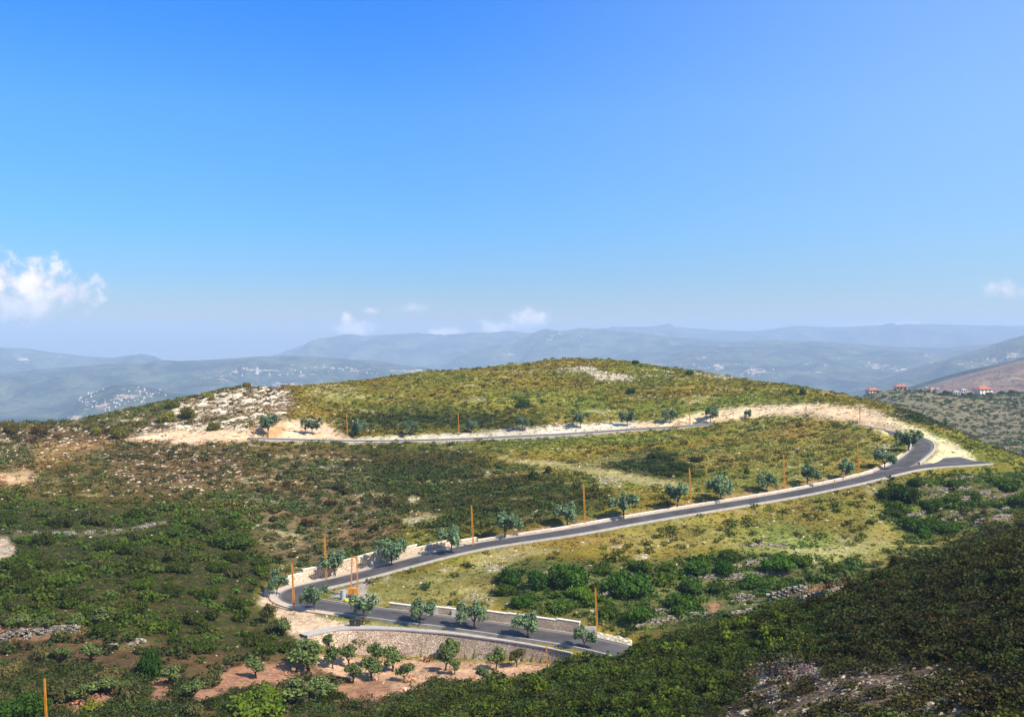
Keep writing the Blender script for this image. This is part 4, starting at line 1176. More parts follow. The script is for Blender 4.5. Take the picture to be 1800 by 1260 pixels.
for key, (poly, n, wr, cols, lab, grp) in rects.items():
    P = np.array(poly); got = 0; tries = 0
    mk = poly_mask(poly, 4)
    while got < n and tries < 6000:
        tries += 1
        px = rng.uniform(P[:, 0].min(), P[:, 0].max()); py = rng.uniform(P[:, 1].min(), P[:, 1].max())
        if mk[min(int(py / 2), ZH - 1), min(int(px / 2), ZW - 1)] < .5: continue
        if px < 36 and 930 < py < 992: continue
        if TLINE[min(int(py / 2), ZH - 1), min(int(px / 2), ZW - 1)] > .3: continue
        b = cast(px, py)
        if lookup(GD, b[0] / b[1], b[1]) < 6: continue
        w_ = rng.uniform(*wr); s = w_ * b[1] / F * .5
        if any((b[0] - q[0]) ** 2 + (b[1] - q[1]) ** 2 < (0.95 * (s + q[2])) ** 2 for q in SH_PTS): 
            if rng.random() > 0.03: continue
        c = np.array(cols[int(rng.integers(0, len(cols)))]) * rng.uniform(.85, 1.15)
        shrub(px, py, w_, w_ * (rng.uniform(.38, .55) if key in ('forethicket', 'darkslope', 'terracebush') else rng.uniform(.5, .75)), tuple(c), lab, grp, b=b); got += 1


# ------------------------------------------------------------------ ground cover nobody could count
def sample_ground(n, ymin, ymax, key, power=1.0, umax=0.68, bias=2.0):
    u = rng.uniform(-umax, umax, n)
    y = (rng.uniform(ymin ** bias, ymax ** bias, n)) ** (1 / bias)
    x = u * y; z = lookup(GZ, u, y)
    p = np.clip(zsample(key, x, y, z), 0, 1) ** power
    keep = rng.random(n) < p
    keep &= lookup(GD, u, y) > HW + 1.9
    py = HZ - F * z / y
    keep &= (py < 1300)
    return x[keep], y[keep], z[keep]


def scatter_mesh(name, x, y, z, sc, tmpl, cols, mat, label_kind=True):
    """merge many small copies of a few templates into one mesh"""
    Vs, Qs, Cs, n0 = [], [], [], 0
    which = rng.integers(0, len(tmpl), len(x))
    th = rng.uniform(0, 6.28, len(x))
    for t, (TV, TQ, tv) in enumerate(tmpl):
        m = np.where(which == t)[0]
        if not len(m): continue
        c, s = np.cos(th[m])[:, None], np.sin(th[m])[:, None]
        X = (TV[None, :, 0] * c - TV[None, :, 1] * s) * sc[m, :1] + x[m, None]
        Y = (TV[None, :, 0] * s + TV[None, :, 1] * c) * sc[m, :1] + y[m, None]
        Z = TV[None, :, 2] * sc[m, 1:2] + z[m, None]
        V = np.stack([X, Y, Z], -1).reshape(-1, 3)
        Q = (TQ[None] + (np.arange(len(m)) * len(TV))[:, None, None]).reshape(-1, TQ.shape[1]) + n0
        C = (cols[m][:, None, :] * (0.7 + 0.6 * tv)[None, :, None]).reshape(-1, 3)
        Vs.append(V); Qs.append(Q); Cs.append(C); n0 += len(V)
    me = mesh_np(name, np.concatenate(Vs), [np.concatenate(Qs)], {'Col': np.concatenate(Cs)}, False, mat)
    o = link(name, me); tag(o, kind='stuff'); return o


def jitter_col(c, a=0.25):
    k = 1 + a * rng.normal(size=(len(c), 1)); h = 1 + 0.10 * rng.normal(size=c.shape)
    return np.clip(c * np.clip(k, .35, 2) * h, 0.004, .8)


tuft_t = [leaf_cloud(11, [(0, 0, .35, .8, .8, .5), (.4, .2, .25, .5, .5, .35)], 0.30, 1.1, 0, .3) for _ in range(5)]
x, y, z = sample_ground(205000, 40, 470, 'Tuft')
s = rng.uniform(0.3, 0.85, len(x)) * np.clip(y / 220, .5, 1.5)
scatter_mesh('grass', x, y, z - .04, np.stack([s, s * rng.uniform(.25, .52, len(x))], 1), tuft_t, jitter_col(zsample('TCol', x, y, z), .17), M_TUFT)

scrub_t = [leaf_cloud(46, blobs_bush(rng, 5, .8), 0.17, 1.0, 0, .45) for _ in range(6)]
near_t = [leaf_cloud(120, blobs_bush(rng, 6, .8), 0.095, 1.0, 0, .45) for _ in range(5)]
x, y, z = sample_ground(53000, 40, 470, 'Scrub', 1.2)
nr = y < 125
x2, y2, z2 = sample_ground(16000, 36, 125, 'Scrub', 1.2)
s = rng.uniform(0.5, 1.0, len(x2)) ** 2 * 1.0 + .3
scatter_mesh('undergrowth', x2, y2, z2 - .06, np.stack([s, s * rng.uniform(.6, .95, len(x2))], 1), near_t, jitter_col(zsample('SCol', x2, y2, z2) * 1.1, .3), M_LEAF)
x, y, z = x[~nr], y[~nr], z[~nr]
s = rng.uniform(0.5, 1.0, len(x)) ** 2 * 1.25 + .35
scatter_mesh('undergrowth', x, y, z - .06, np.stack([s, s * rng.uniform(.6, .95, len(x))], 1), scrub_t, jitter_col(zsample('SCol', x, y, z), .2), M_LEAF)

x, y, z = sample_ground(24000, 120, 300, 'Lush', 1.0)
s = rng.uniform(0.4, 1.0, len(x))
scatter_mesh('undergrowth', x, y, z - .06, np.stack([s, s * rng.uniform(.5, .8, len(x))], 1), scrub_t, jitter_col(zsample('SCol', x, y, z) * 1.35, .3), M_LEAF)

# the slopes beyond either edge of the view
x, y, z = sample_ground(30000, 38, 230, 'Scrub', 1.0, 1.5, 1.3)
m_ = abs(x / y) > .64
x, y, z = x[m_], y[m_], z[m_]
s = rng.uniform(0.5, 1.4, len(x))
scatter_mesh('undergrowth', x, y, z - .1, np.stack([s, s * .7], 1), scrub_t, jitter_col(zsample('SCol', x, y, z), .3), M_LEAF)

# bushes sprinkled over the hillside beyond, one mass
x, y, z = sample_ground(26000, 440, 930, 'Scrub', 1.0)
m_ = x / y > 0.3
x, y, z = x[m_], y[m_], z[m_]
s = rng.uniform(0.8, 2.2, len(x))
scatter_mesh('undergrowth', x, y, z - .1, np.stack([s, s * .75], 1), scrub_t, jitter_col(zsample('SCol', x, y, z), .3), M_LEAF)


def rock_template(r, flat=.6):
    m, q = 7, 4
    V = [(0, 0, 1)] + [(math.sin(math.pi * i / q) * math.cos(2 * math.pi * j / m), math.sin(math.pi * i / q) * math.sin(2 * math.pi * j / m), math.cos(math.pi * i / q)) for i in range(1, q) for j in range(m)] + [(0, 0, -1)]
    V = np.array(V) * r.uniform(.68, 1.2, (len(V), 1)) * np.array((1, r.uniform(.5, .8), flat * r.uniform(.7, 1.2)))
    T = [(0, 1 + j, 1 + (j + 1) % m) for j in range(m)]
    for i in range(q - 2):
        for j in range(m):
            a, b, c, d = 1 + i * m + j, 1 + i * m + (j + 1) % m, 1 + (i + 1) * m + (j + 1) % m, 1 + (i + 1) * m + j
            T += [(a, d, c), (a, c, b)]
    T += [(1 + (q - 2) * m + j, len(V) - 1, 1 + (q - 2) * m + (j + 1) % m) for j in range(m)]
    return V, np.array(T), np.full(len(V), .5)


rock_t = [rock_template(rng) for _ in range(8)]
x, y, z = sample_ground(90000, 40, 470, 'Rock', 1.5)
s = rng.uniform(.15, .6, len(x)) * np.clip(y / 230, .35, 1.3)
scatter_mesh('rubble', x, y, z - .02, np.stack([s, s * rng.uniform(.5, .9, len(x))], 1), rock_t, np.ones((len(x), 3)), M_ROCK)

x, y, z = sample_ground(26000, 38, 112, 'Rock', 1.6)
s = rng.uniform(.07, .26, len(x))
scatter_mesh('rubble', x, y, z, np.stack([s, s * rng.uniform(.5, .9, len(x))], 1), rock_t, np.ones((len(x), 3)), M_ROCK).color = (.68, .6, .57, 1)

# individual boulders
BOULD = [mesh_np('boulder', *(lambda t: (t[0], [t[1]]))(rock_template(rng, .7)), None, False, M_ROCK) for _ in range(8)]
BREG = [([(240, 760), (300, 716), (430, 678), (515, 690), (490, 735), (420, 762)], 170, (8, 20), 'pale weathered limestone slab of the white outcrop', 'rocks of the white outcrop'),
        ([(200, 790), (430, 790), (420, 850), (260, 870)], 40, (4, 9), 'small pale rock on the brown heath below the dirt track', 'rocks of the brown heath'),
        ([(0, 755), (200, 752), (180, 785), (20, 785)], 22, (6, 14), 'flat whitish rock among skyline bushes', 'rocks of the skyline'),
        ([(1380, 1170), (1560, 1180), (1700, 1200), (1680, 1258), (1300, 1258)], 70, (7, 20), 'grey limestone rock on the shaded near hillside', 'rocks of the shaded hillside'),
        ([(1040, 650), (1115, 662), (1100, 672), (1045, 666)], 40, (4, 9), 'cream stone in the pale patch near the hilltop', 'stones near the hilltop'),
        ([(1520, 714), (1590, 744), (1570, 748), (1505, 722)], 20, (4, 9), 'cream boulder lining the top of the road cut', 'boulders above the road cut')]
for poly, n, wr, lab, grp in BREG:
    P = np.array(poly); mk = poly_mask(poly, 4); got = 0; tries = 0
    while got < n and tries < 4000:
        tries += 1
        px = rng.uniform(P[:, 0].min(), P[:, 0].max()); py = rng.uniform(P[:, 1].min(), P[:, 1].max())
        if mk[int(py / 2), int(px / 2)] < .5: continue
        b = cast(px, py); w_ = rng.uniform(*wr) * b[1] / F
        o = link('boulder', BOULD[int(rng.integers(0, 8))], None, (b[0], b[1], b[2] + .05 * w_))
        o.scale = (w_ * .6, w_ * .5, w_ * rng.uniform(.18, .34)); o.rotation_euler = (rng.uniform(-.2, .3), rng.uniform(-.55, .0), rng.uniform(-.3, .8))
        g = rng.uniform(.85, 1.1) * (.66 if 'shaded' in lab else 1.2 if 'outcrop' in lab else 1.05); o.color = (g, g * .98, g * .95, 1); tag(o, lab, 'rock', grp); got += 1  # near hillside rocks get a darker tint in place of shade
for px, py, wp, lab in ((1000, 1030, 7, 'round pale boulder before the big rounded bush'), (1042, 1077, 13, 'white boulder at the foot of the slope left of the tall orange pole'), (723, 882, 14, 'pale flat rock on the dark slope between the roads'), (1258, 1012, 6, 'small white stone on top of the dry-stone wall')):
    b = cast(px, py); w_ = wp * b[1] / F
    o = link('boulder', BOULD[1], None, (b[0], b[1], b[2] + .15 * w_)); o.scale = (w_ * .55, w_ * .5, w_ * .45); o.color = (1.08, 1.06, 1.02, 1); tag(o, lab, 'rock')

# pale spoil beside the road end
mb = MB()
for _ in range(420):
    px, py = rng.uniform(1046, 1108), 0
    py = 1117 + (px - 1046) * 0.22 + rng.uniform(-4, 5)
    b = cast(px, py); t = rock_t[int(rng.integers(0, 8))]; q = rng.uniform(.18, .55)
    mb.add(t[0] * q + b + np.array([0, 0, .1]), (), t[1])
tag(link('gravel', mb.mesh('gravel', M_ROCK)), kind='stuff')


# ------------------------------------------------------------------ poles and small things
def bar(mb, p, q, wdt, dep):
    p, q = np.array(p, float), np.array(q, float)
    t = q - p; t /= np.linalg.norm(t)
    a = np.cross(t, (0, 1, 0)); a /= np.linalg.norm(a) + 1e-9; b = np.cross(t, a)
    c = [p + sx * a * wdt / 2 + sy * b * dep / 2 for sx, sy in ((-1, -1), (1, -1), (1, 1), (-1, 1))]
    mb.hexa(c + [v + (q - p) for v in c])


def rail_mesh(sx):
    m = MB(); bar(m, (sx * .17, 0, -.03 * 8), (sx * .085, 0, 8.0), .15, .24); return m.mesh('rail', M_ORANGE)


RAILS = [rail_mesh(-1), rail_mesh(1)]
m = MB()
for k in range(12):
    z0 = .3 + k * .64; w0 = .17 - .085 * z0 / 8; z1 = z0 + .5
    bar(m, (-w0 + .06, 0, z0), (w0 - .06, 0, z1 if k % 2 else z0), .07, .12)
LACING = m.mesh('lattice', M_ORANGE_DARK)
m = MB(); bar(m, (0, 0, 8.003), (0, 0, 8.12), .3, .26); CAPM = m.mesh('cap', M_ORANGE_DARK)
m = MB(); m.tube([(0, 0, -.5), (0, 0, .12)], [.42, .36], 10); FOOT = m.mesh('footing', M_DRUM)
pole0 = None
POLES = [(82, 1192, 1275, 'lone orange lattice pole at the bottom corner by the olive grove'), (517, 990, 1073, 'tall orange lattice pole at the outside of the hairpin bend'), (574, 943, 1021, 'orange lattice pole behind the first tree past the hairpin'), (832, 888, 961, 'thin orange lattice pole where the stepped wall ends'),
         (1029, 850, 925, 'orange lattice pole midway up the middle road beside a tree'), (1215, 823, 892, 'orange lattice pole beside the middle road, thinner of the two before the stout one'), (1380, 798, 863, 'orange lattice pole with pale paint midway between the stout one and the slim one'), (1510, 778, 838, 'stout orange lattice pole before the road junction'),
         (1050, 1034, 1112, 'tall orange lattice pole by the end of the stepped wall and red earth'), (962, 1132, 1170, 'short orange lattice pole against the end of the rubble wall'),
         (447, 735, 769, 'faded orange lattice pole by the end of the upper road and the outcrop'), (611, 728, 769, 'thin orange lattice pole between two trees past the cream cut'), (807, 726, 765, 'thin orange lattice pole halfway along the upper road on dark grass'), (1213, 700, 746, 'orange lattice pole where the upper road meets the pale cut'), (1512, 710, 746, 'faint orange lattice pole against the pale road cut')]
for px, pt, pb, lab in POLES:
    b = cast(px, pb)
    if px == 1512: b = cast(px, 743)
    H = (pb - pt) * b[1] / F
    if pole0 is None:
        o = empty('lattice_pole', b)
        link('rail', RAILS[0], o); link('rail', RAILS[1], o); link('lattice', LACING, o); link('cap', CAPM, o); link('footing', FOOT, o)
        pole0 = o
    else: o = copy_tree(pole0)
    k = H / 8.1; o.location = b; o.scale = (max(k * .8, .5), max(k * .8, .5), k); o.rotation_euler = (0, R(-2.6), 0)
    tag(o, lab, 'pole', 'orange poles along the roads')
# H-frame with box
b = cast(623, 1048); H = 70 * b[1] / F
o = empty('transformer_frame', b); tag(o, 'orange two-legged steel frame holding a box inside the hairpin', 'transformer frame')
for sx in (-1, 1):
    m = MB(); bar(m, (sx * .62, 0, -.3), (sx * .42, 0, H), .2, .2); link('post', m.mesh('post', M_ORANGE), o)
    m = MB(); bar(m, (sx * .62 - .2 * 1, .35, -.3), (sx * .42 - .04, .1, H * .98), .08, .08); link('brace', m.mesh('brace', M_ORANGE_DARK), o)
for zz, q in ((H * .98, .36), (H * .58, .46)):
    m = MB(); bar(m, (-q, 0, zz), (q, 0, zz), .16, .16); link('crossbar', m.mesh('crossbar', M_ORANGE_DARK), o)
m = MB(); m.box((-1.0, -.75, .55), (.7, -.14, 1.4)); m.box((-1.05, -.78, 1.403), (.75, -.12, 1.48)); bx = link('box', m.mesh('box', M_ORANGE), o)
m = MB(); m.box((-.2, -.79, .6), (.1, -.753, 1.3)); link('door', m.mesh('door', M_ORANGE_DARK), bx)
# small marker post
b = cast(1467, 853)
m = MB(); m.tube([(0, 0, -.2), (0, 0, 1.2)], [.09, .08], 8); m.box((-.14, -.14, 1.203), (.14, .14, 1.28))
tag(link('marker_post', m.mesh('marker_post', M_ORANGE), None, b), 'short orange marker post at the kerb between two roadside trees', 'post')


def drum(px, py, lab, wd=.55, h=1.7):
    b = cast(px, py)
    o = empty('concrete_drum', b); tag(o, lab, 'drum')
    m = MB(); m.tube([(0, 0, -.1), (0, 0, h * .55), (0, 0, h)], [wd, wd * .95, wd * .86], 18, False); link('body', m.mesh('body', M_DRUM, True), o)
    m = MB(); m.tube([(0, 0, h + .003), (0, 0, h + .1)], [wd * .93, wd * .93], 18, True); link('lid', m.mesh('lid', M_KERB), o)


drum(468, 1048, 'grey concrete drum beside the first tree outside the hairpin', .42, 1.4)
drum(603, 1053, 'grey concrete drum inside the hairpin beside the orange frame', .48, 1.5)
for dx, lab in ((0, 'dark square waste bin on the walkway, the one with the lower lid'), (.95, 'dark waste bin with a brown rim on the walkway, taller of the pair')):
    b = cast(619, 1101); o = empty('waste_bin', (b[0] + dx, b[1], max(b[2], -44.62))); tag(o, lab, 'bin', 'pair of bins on the walkway')
    h = .85 + .2 * (dx > 0)
    m = MB(); q, t = .33, .4
    m.hexa([(-q, -q, 0), (q, -q, 0), (q, q, 0), (-q, q, 0), (-t, -t, h), (t, -t, h), (t, t, h), (-t, t, h)]); link('body', m.mesh('body', M_BIN), o)
    m = MB(); m.box((-.43, -.43, h + .003), (.43, .43, h + .09)); m.tube([(-.3, -.46, h + .05), (.3, -.46, h + .05)], [.03, .03], 6); link('lid', m.mesh('lid', M_BARK if dx else M_BIN), o)
b = cast(612, 1057)
V, T = core([(0, 0, .2, .8, .5, .3), (.5, .1, .15, .5, .4, .2)], 1.0)
tag(link('sack', mesh_np('sack', V, [T], None, True, M_YELLOW), None, b), 'yellow sack lying beside the grey drum in the hairpin', 'sack')
# pale concrete blocks above the stepped wall
for px, py, wp, hp, lab in ((778, 1079, 30, 12, 'larger pale concrete slab standing above the stepped wall'), (812, 1083, 36, 10, 'pale concrete slab half behind a roadside tree, above the stepped wall'), (1030, 1113, 36, 11, 'pale blue concrete block at the end of the stepped wall')):
    b = cast(px, py); ww = wp * b[1] / F; hh = hp * b[1] / F
    m = MB(); m.hexa([(-ww / 2, -.2, -.5), (ww / 2, -.2, -.5), (ww / 2, .2, -.5), (-ww / 2, .2, -.5), (-ww / 2, -.2, hh), (ww / 2, -.2, hh + .12), (ww / 2, .2, hh + .12), (-ww / 2, .2, hh)])
    m.box((-ww / 2 + .2, .203, -.5), (-ww / 2 + .6, .6, hh * .8)); m.box((ww / 2 - .6, .203, -.5), (ww / 2 - .2, .6, hh * .8))
    tag(link('concrete_slab', m.mesh('concrete_slab', M_KERB), None, b), lab, 'concrete slab')


# ------------------------------------------------------------------ far hills
def hill_material(name, c1, c2, pale):
    m, t = new_mat(name)
    P = pos(t)
    n1 = t.noise(P, 0.004, 6, 0.65); n2 = t.noise(P, 0.03, 5, 0.7)
    c = t.mix(t.ramp(n1, 0.38, 0.62), c1, c2)
    c = t.mix(t.ramp(n2, 0.35, 0.7, 0, .6), c, tuple(v * .55 for v in c1))
    mp = t.n('ShaderNodeMapping'); t.link(P, mp.inputs[0]); mp.inputs['Scale'].default_value = (1, 1, 5)
    n3 = t.noise(mp.outputs[0], 0.011, 6, 0.75)
    pa = t.attr('Pale').outputs['Fac']
    lim = t.math('SUBTRACT', 0.72, t.math('MULTIPLY', pa, 0.25))
    c = t.mix(t.ramp(n3, lim, t.math('ADD', lim, .06)), c, pale)
    finish(t, c, .95, t.math('ADD', n2, t.math('MULTIPLY', n1, 2.0)), 25.0, .05)
    return m


FOREST = hill_material('far_forest', lin(30, 52, 32), lin(100, 106, 70), lin(206, 174, 142))
BARE = hill_material('bare_heath', lin(134, 108, 92), lin(160, 132, 108), lin(212, 180, 140))
RIDGES = {}


def ridge(crest, d, dfront, zfront, dback, zback, mat, seed, rough=1.0, pale=(), name='hills', nu=150, nv=70):
    C = np.array(crest, float)
    px = np.linspace(C[0, 0], C[-1, 0], nu)
    py = np.interp(px, C[:, 0], C[:, 1])
    for _ in range(3): py[1:-1] = .25 * py[:-2] + .5 * py[1:-1] + .25 * py[2:]
    zc = -(py - HZ) * d / F
    tv = np.concatenate([np.linspace(0, 1, nv), 1 + np.linspace(0, 1, 16)[1:]])
    u = (px - 900) / F
    UU, TT = np.meshgrid(u, tv)
    ZC = np.tile(zc, (len(tv), 1))
    Yf = np.where(TT <= 1, dfront + (d - dfront) * TT, d + (dback - d) * (TT - 1))
    s = np.where(TT <= 1, TT, 0)
    prof = np.where(TT <= 1, 0.55 * s + 0.45 * s * s * (3 - 2 * s), 0)
    Z = np.where(TT <= 1, zfront + (ZC - zfront) * prof, ZC + (zback - ZC) * sstep(TT, 1, 2))
    X = UU * Yf
    amp = (ZC - zfront).mean() * 0.36 * rough
    env = np.where(TT <= 1, np.sin(np.pi * np.clip(TT, 0, 1)) ** .8, .3 * (TT - 1))
    rdg = 0.5 - abs(fbm(X / (d * .10), Yf / (d * .16), seed, 5, .55)) * 2
    Z = Z + amp * env * (rdg * 1.2 + fbm(X / (d * .03), Yf / (d * .05), seed + 3, 4))
    Z = Z + d * 0.0009 * fbm(X / (d * .012), Yf / (d * .012), seed + 7, 4) * rough
    pl = np.zeros_like(X)
    PX = 900 + F * X / Yf; PY = HZ - F * Z / Yf
    for cx, cy, a, b, k in pale:
        q = ((PX - cx) / a) ** 2 + ((PY - cy) / b) ** 2
        pl = np.maximum(pl, k * np.exp(-q))
    ix = np.arange(X.size).reshape(X.shape)
    Q = np.stack([ix[:-1, :-1], ix[:-1, 1:], ix[1:, 1:], ix[1:, :-1]], -1).reshape(-1, 4)
    o = link(name, mesh_np(name, np.stack([X, Yf, Z], -1).reshape(-1, 3), [Q], {'Pale': pl.ravel()}, True, mat))
    tag(o, kind='structure')
    return dict(PX=PX, PY=PY, X=X, Y=Yf, Z=Z, nv=nv)


RG = {}
RG['fl'] = ridge([(-250, 620), (0, 610), (50, 613), (100, 621), (150, 626), (200, 630), (225, 625), (245, 623), (270, 628), (290, 635), (350, 648), (450, 668)], 9500, 6900, -380, 12000, -300, FOREST, 3, 1, [(40, 632, 22, 12, .9), (105, 628, 26, 5, .9), (70, 652, 60, 5, .7)])
RG['ml'] = ridge([(-250, 668), (0, 658), (100, 647), (200, 639), (290, 635), (350, 634), (420, 629), (480, 626), (520, 626), (580, 629), (640, 633), (700, 640), (760, 650), (830, 664), (900, 684)], 6500, 4400, -345, 8600, -330, FOREST, 8, 1, [(440, 652, 70, 7, .9), (540, 660, 50, 6, .9), (620, 652, 60, 5, .8), (680, 640, 30, 4, .8), (480, 675, 120, 8, .85), (560, 648, 90, 8, .8), (380, 665, 60, 8, .8), (720, 652, 60, 5, 1)])
RG['sp'] = ridge([(40, 790), (75, 760), (105, 735), (135, 708), (165, 690), (200, 677), (240, 676), (300, 688), (360, 697), (450, 708), (600, 730)], 4300, 3200, -335, 5600, -345, FOREST, 12, .8, [(230, 695, 60, 10, .9), (180, 715, 50, 12, .95), (240, 722, 80, 8, 1.0), (320, 700, 50, 6, .8), (140, 735, 40, 10, .95)])
RG['cf'] = ridge([(440, 640), (500, 618), (540, 604), (580, 592), (610, 586), (640, 591), (680, 588), (730, 586), (790, 590), (850, 587), (900, 583), (960, 586), (1010, 598), (1120, 612)], 11500, 8600, -300, 13300, -300, FOREST, 21, 1)
RG['cr'] = ridge([(720, 680), (765, 650), (800, 630), (840, 611), (870, 604), (900, 606), (930, 590), (955, 577), (975, 580), (1000, 583), (1020, 575), (1060, 580), (1120, 585), (1180, 592), (1250, 597), (1350, 608), (1500, 630)], 9500, 7000, -330, 11500, -300, FOREST, 27, 1.1, [(900, 622, 60, 6, .7), (1040, 605, 50, 6, .7), (865, 606, 14, 4, .7), (985, 585, 14, 6, .9), (940, 612, 24, 6, .7)])
RG['fr'] = ridge([(900, 596), (1000, 582), (1100, 574), (1200, 575), (1300, 584), (1350, 580), (1400, 572), (1450, 575), (1550, 572), (1650, 570), (1800, 574), (2050, 575)], 12300, 9600, -300, 13600, -300, FOREST, 33, .8)
RG['rp'] = ridge([(950, 640), (1050, 626), (1120, 616), (1180, 607), (1230, 602), (1350, 599), (1450, 600), (1550, 608), (1650, 612), (1720, 606), (1800, 600), (2050, 590)], 8500, 4600, -330, 10500, -320, FOREST, 39, .55, [(1150, 640, 60, 6, .9), (1420, 655, 60, 6, .9), (1480, 630, 80, 3, .8), (1590, 650, 50, 6, .9), (1380, 602, 40, 3, .9), (1290, 608, 60, 3, .8), (1230, 630, 26, 8, .95), (1260, 645, 30, 8, .9), (1330, 650, 30, 9, 1.1), (1310, 662, 30, 6, 1), (1440, 640, 60, 3, .8), (1545, 645, 40, 7, 1.0), (1640, 625, 30, 5, 1), (1640, 640, 20, 6, .9)])
RG['rm'] = ridge([(1480, 690), (1550, 668), (1600, 648), (1660, 632), (1710, 618), (1750, 604), (1800, 590), (2050, 560)], 6000, 3800, -300, 7600, -330, FOREST, 45, .7, [(1700, 640, 60, 4, .9), (1760, 632, 50, 5, 1.1), (1790, 622, 30, 6, 1.1), (1750, 610, 40, 4, .8)])
RG['rg'] = ridge([(1490, 730), (1530, 706), (1560, 694), (1600, 680), (1650, 664), (1700, 651), (1750, 640), (1800, 628), (2050, 580)], 2900, 2250, -160, 3700, -300, FOREST, 51, .4, nu=120, nv=40)
RG['rb'] = ridge([(1500, 745), (1540, 716), (1560, 703), (1600, 687), (1650, 672), (1700, 658), (1750, 645), (1800, 632), (2050, 585)], 2300, 1150, -92, 2800, -260, BARE, 57, .5, [(1700, 670, 70, 3, .6), (1790, 665, 30, 5, .9)], nu=140)


def ridge_point(key, px, py):
    g = RG[key]; A, B = g['PX'][:g['nv']], g['PY'][:g['nv']]
    k = np.argmin(((A - px) / 1.0) ** 2 + ((B - py) / 1.0) ** 2)
    j, i = np.unravel_index(k, A.shape)
    return np.array([g['X'][j, i], g['Y'][j, i], g['Z'][j, i]])


# ------------------------------------------------------------------ houses
def flat_house(mat, w_, d_, h_, extra):
    m = MB(); m.box((-w_ / 2, -d_ / 2, -6), (w_ / 2, d_ / 2, h_)); m.box((-w_ / 2 - .3, -d_ / 2 - .3, h_ + .003), (w_ / 2 + .3, d_ / 2 + .3, h_ + .5))
    if extra: m.box((-w_ / 4, -d_ / 4, h_ + .503), (w_ / 6, d_ / 4, h_ + 3.2))
    return m.mesh('house', mat)


HM = [flat_house(M_HOUSE, 16, 12, 8, True), flat_house(M_HOUSE2, 18, 12, 6, False), flat_house(M_HOUSE, 11, 11, 11, True), flat_house(M_HOUSE2, 13, 10, 9, True)]
VILL = [('sp', (235, 690), (90, 14), 70, 'pale flat-roofed house in the hazy hill village above the skyline bushes', 'houses of the spur village', 1.0), ('sp', (175, 712), (60, 12), 36, 'tan house on the bare flank under the spur village', 'houses on the spur flank', 1.0), ('ml', (450, 655), (80, 9), 36, 'tiny pale house on the hazy ridge beyond the outcrop', 'houses of the ridge village', 1.3),
        ('ml', (620, 650), (80, 6), 26, 'tiny pale house on the hazy ridge sinking towards the hilltop', 'houses of the falling ridge', 1.3), ('rp', (1260, 640), (60, 10), 30, 'tiny tan house on the hazy plateau beyond the hill shoulder', 'houses of the near plateau village', 1.4), ('rp', (1330, 652), (40, 8), 26, 'tiny pinkish house in the bright village beyond the hill', 'houses of the bright village', 1.4), ('rp', (1545, 645), (40, 4), 22, 'white block in the distant row of buildings on the valley side', 'buildings of the valley row', 1.6),
        ('rm', (1750, 634), (70, 10), 26, 'pale house on the distant slope by the frame edge', 'houses of the far slope', 1.3), ('cr', (985, 595), (50, 14), 14, 'white speck of a house on the blue mountain', 'houses of the blue mountain', 1.9)]
for key, (cx, cy), (sx_, sy_), n, lab, grp, sc_ in VILL:
    CC = [(cx + rng.normal() * sx_ * .55, cy + rng.normal() * sy_ * .55) for _ in range(7)]
    for _ in range(n):
        c0 = CC[int(rng.integers(0, 7))]
        p = ridge_point(key, c0[0] + rng.normal() * sx_ * .14, c0[1] + rng.normal() * sy_ * .16)
        p = p + np.array([rng.uniform(-25, 25), rng.uniform(-15, 15), 0])
        o = link('house', HM[int(rng.integers(0, 4))], None, (p[0], p[1], p[2] - 1)); k = .42 * sc_ * rng.uniform(.6, 1.3); o.scale = (k, k, k)
        o.rotation_euler = (0, 0, rng.uniform(-.6, .6)); tag(o, lab, 'house', grp)
# slim white tower above the ridge village
p = ridge_point('ml', 455, 658)
o = empty('church_tower', p); o.scale = (1.25, 1.25, 1.25); tag(o, 'slim white church tower on the hazy ridge above the outcrop', 'tower')
m = MB(); m.box((-6, -6, -8), (6, 6, 14)); m.box((-4, -4, 14.003), (4, 4, 26)); link('shaft', m.mesh('shaft', M_HOUSE), o)
m = MB(); m.add([(-4.4, -4.4, 26.01), (4.4, -4.4, 26.01), (4.4, 4.4, 26.01), (-4.4, 4.4, 26.01), (0, 0, 36)], [(3, 2, 1, 0)], [(0, 1, 4), (1, 2, 4), (2, 3, 4), (3, 0, 4)]); link('spire', m.mesh('spire', M_HOUSE), o)


def brow(px):
    """the farthest-up point of the scrubby hillside seen at a column"""
    ds = np.linspace(520, 930, 400); u = (px - 900) / F
    rows = HZ - F * lookup(GZ, np.full(400, u), ds) / ds
    k = int(np.argmin(rows)); return ds[k], float(lookup(GZ, u, ds[k]))


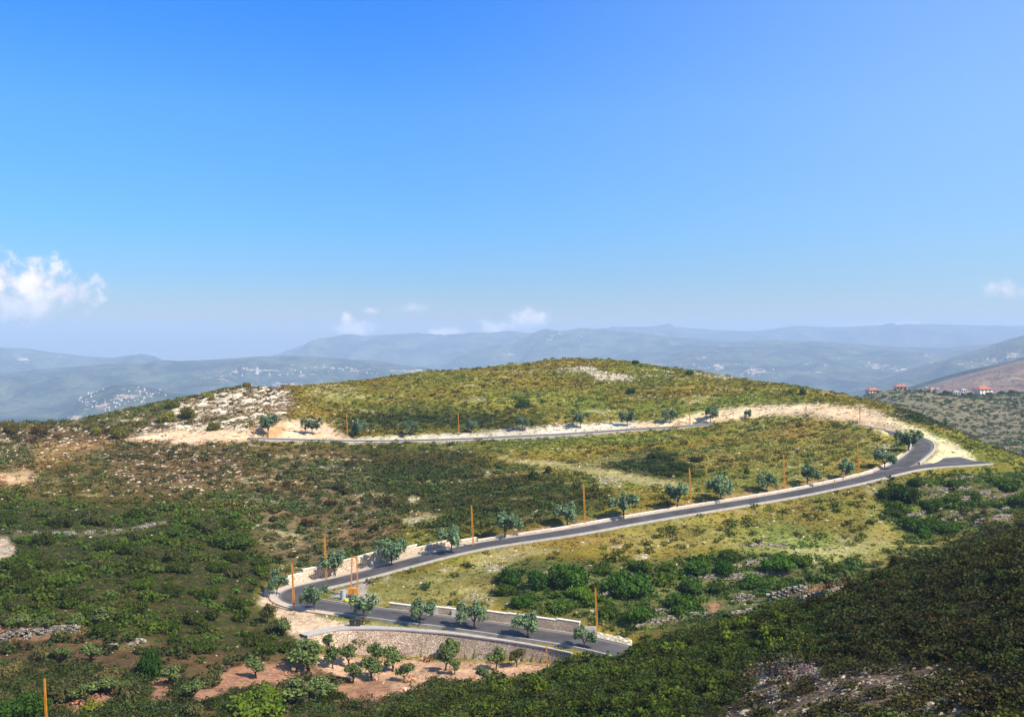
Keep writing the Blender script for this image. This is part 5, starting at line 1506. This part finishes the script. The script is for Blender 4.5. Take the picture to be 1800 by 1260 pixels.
def villa(px, py, d, wpx, rot, lab, roof=True, storeys=2, mat=M_HOUSE):
    u = (px - 900) / F; d, z = brow(px); wpx = wpx * (.98 if roof else 1.35)
    o = empty('villa', (u * d, d, z)); o.rotation_euler = (0, 0, rot); tag(o, lab, 'house')
    W = wpx * d / F; D_ = W * .7; H = 3.0 * storeys
    m = MB(); m.box((-W / 2 + .6, -D_ / 2 + .6, -8), (W / 2 - .6, D_ / 2 - .6, H)); link('wall', m.mesh('wall', mat), o)
    m = MB()
    if roof:
        hw, hd, rh = W / 2 + .3, D_ / 2 + .3, W * .17
        V = [(-hw, -hd, H + .003), (hw, -hd, H + .003), (hw, hd, H + .003), (-hw, hd, H + .003), (-hw * .42, 0, H + rh), (hw * .42, 0, H + rh)]
        m.add(V, [(3, 2, 1, 0), (0, 1, 5, 4), (2, 3, 4, 5)], [(1, 2, 5), (3, 0, 4)]); rf = link('roof', m.mesh('roof', M_ROOF), o)
        c = MB(); c.box((W * .2, .3, H + rh * .5), (W * .2 + .9, 1.2, H + rh * 1.15)); link('chimney', c.mesh('chimney', mat), rf)
    else:
        m.box((-W / 2 + .3, -D_ / 2 + .3, H + .003), (W / 2 - .3, D_ / 2 - .3, H + .4)); m.box((-W * .3, -1.5, H + .403), (W * .2, 1.5, H + 1.1)); link('roof', m.mesh('roof', mat), o)
    for s_ in range(storeys):
        for k in range(3):
            x0 = -W * .34 + k * W * .27
            m = MB(); m.box((x0, -D_ / 2 + .53, .9 + 3 * s_), (x0 + W * .11, -D_ / 2 + .597, 2.4 + 3 * s_)); link('window', m.mesh('window', M_GLASS), o)


villa(1533, 712, 960, 22, .25, 'red-roofed house just over the hill shoulder', True, 1)
villa(1583, 712, 905, 23, -.1, 'wide red-roofed house at the top of the scrubby hillside', True, 1)
villa(1727, 697, 905, 30, .3, 'largest red-roofed white house on the skyline of the scrubby hillside', True, 2)
for px, py, wp, lab, st, mt in ((1681, 698, 11, 'pale flat-roofed house behind a dark clump of trees', 1, M_HOUSE), (1694, 699, 9, 'bright white cube house beside the dark trees', 2, M_HOUSE), (1704, 699, 12, 'tan flat-roofed house between the white cube and the largest villa', 1, M_HOUSE2), (1648, 703, 7, 'small white house among hillside trees', 1, M_HOUSE), (1628, 704, 6, 'tiny white house at the start of the row of trees', 1, M_HOUSE), (1638, 703, 9, 'low tan building in the row of trees', 1, M_HOUSE2)):
    villa(px, py, 900, wp, rng.uniform(-.3, .3), lab, False, st, mt)
far_trees = [(1664, 697, 16, 8), (1675, 696, 14, 8), (1690, 704, 14, 7), (1722, 700, 18, 7), (1706, 705, 12, 6), (1655, 706, 12, 5), (1618, 708, 8, 4), (1738, 702, 14, 6), (1632, 707, 8, 4), (1760, 692, 16, 5), (1780, 690, 20, 5)]
for px, py, wp, hp in far_trees:
    d, z_ = brow(px); d += rng.uniform(8, 25) if hp > 6 else -rng.uniform(5, 20); b = np.array([(px - 900) * d / F, d, float(lookup(GZ, (px - 900) / F, d))])
    shrub(px, py, wp, hp + 2, lin(48, 64, 36), 'dark rounded tree among the houses of the scrubby hillside', 'trees among the hillside houses', b=b, name='shrub')

# ------------------------------------------------------------------ haze
m, t = new_mat('haze')
pv = t.n('ShaderNodeVolumePrincipled')
pv.inputs['Color'].default_value = HAZE_COLOR
pv.inputs['Density'].default_value = HAZE_DENSITY
pv.inputs['Anisotropy'].default_value = 0.0
ov = t.n('ShaderNodeOutputMaterial'); t.link(pv.outputs[0], ov.inputs['Volume'])
mb = MB(); mb.box((-13000, -600, -470), (13000, 14200, 235))
tag(link('haze', mb.mesh('haze', m)), kind='stuff')
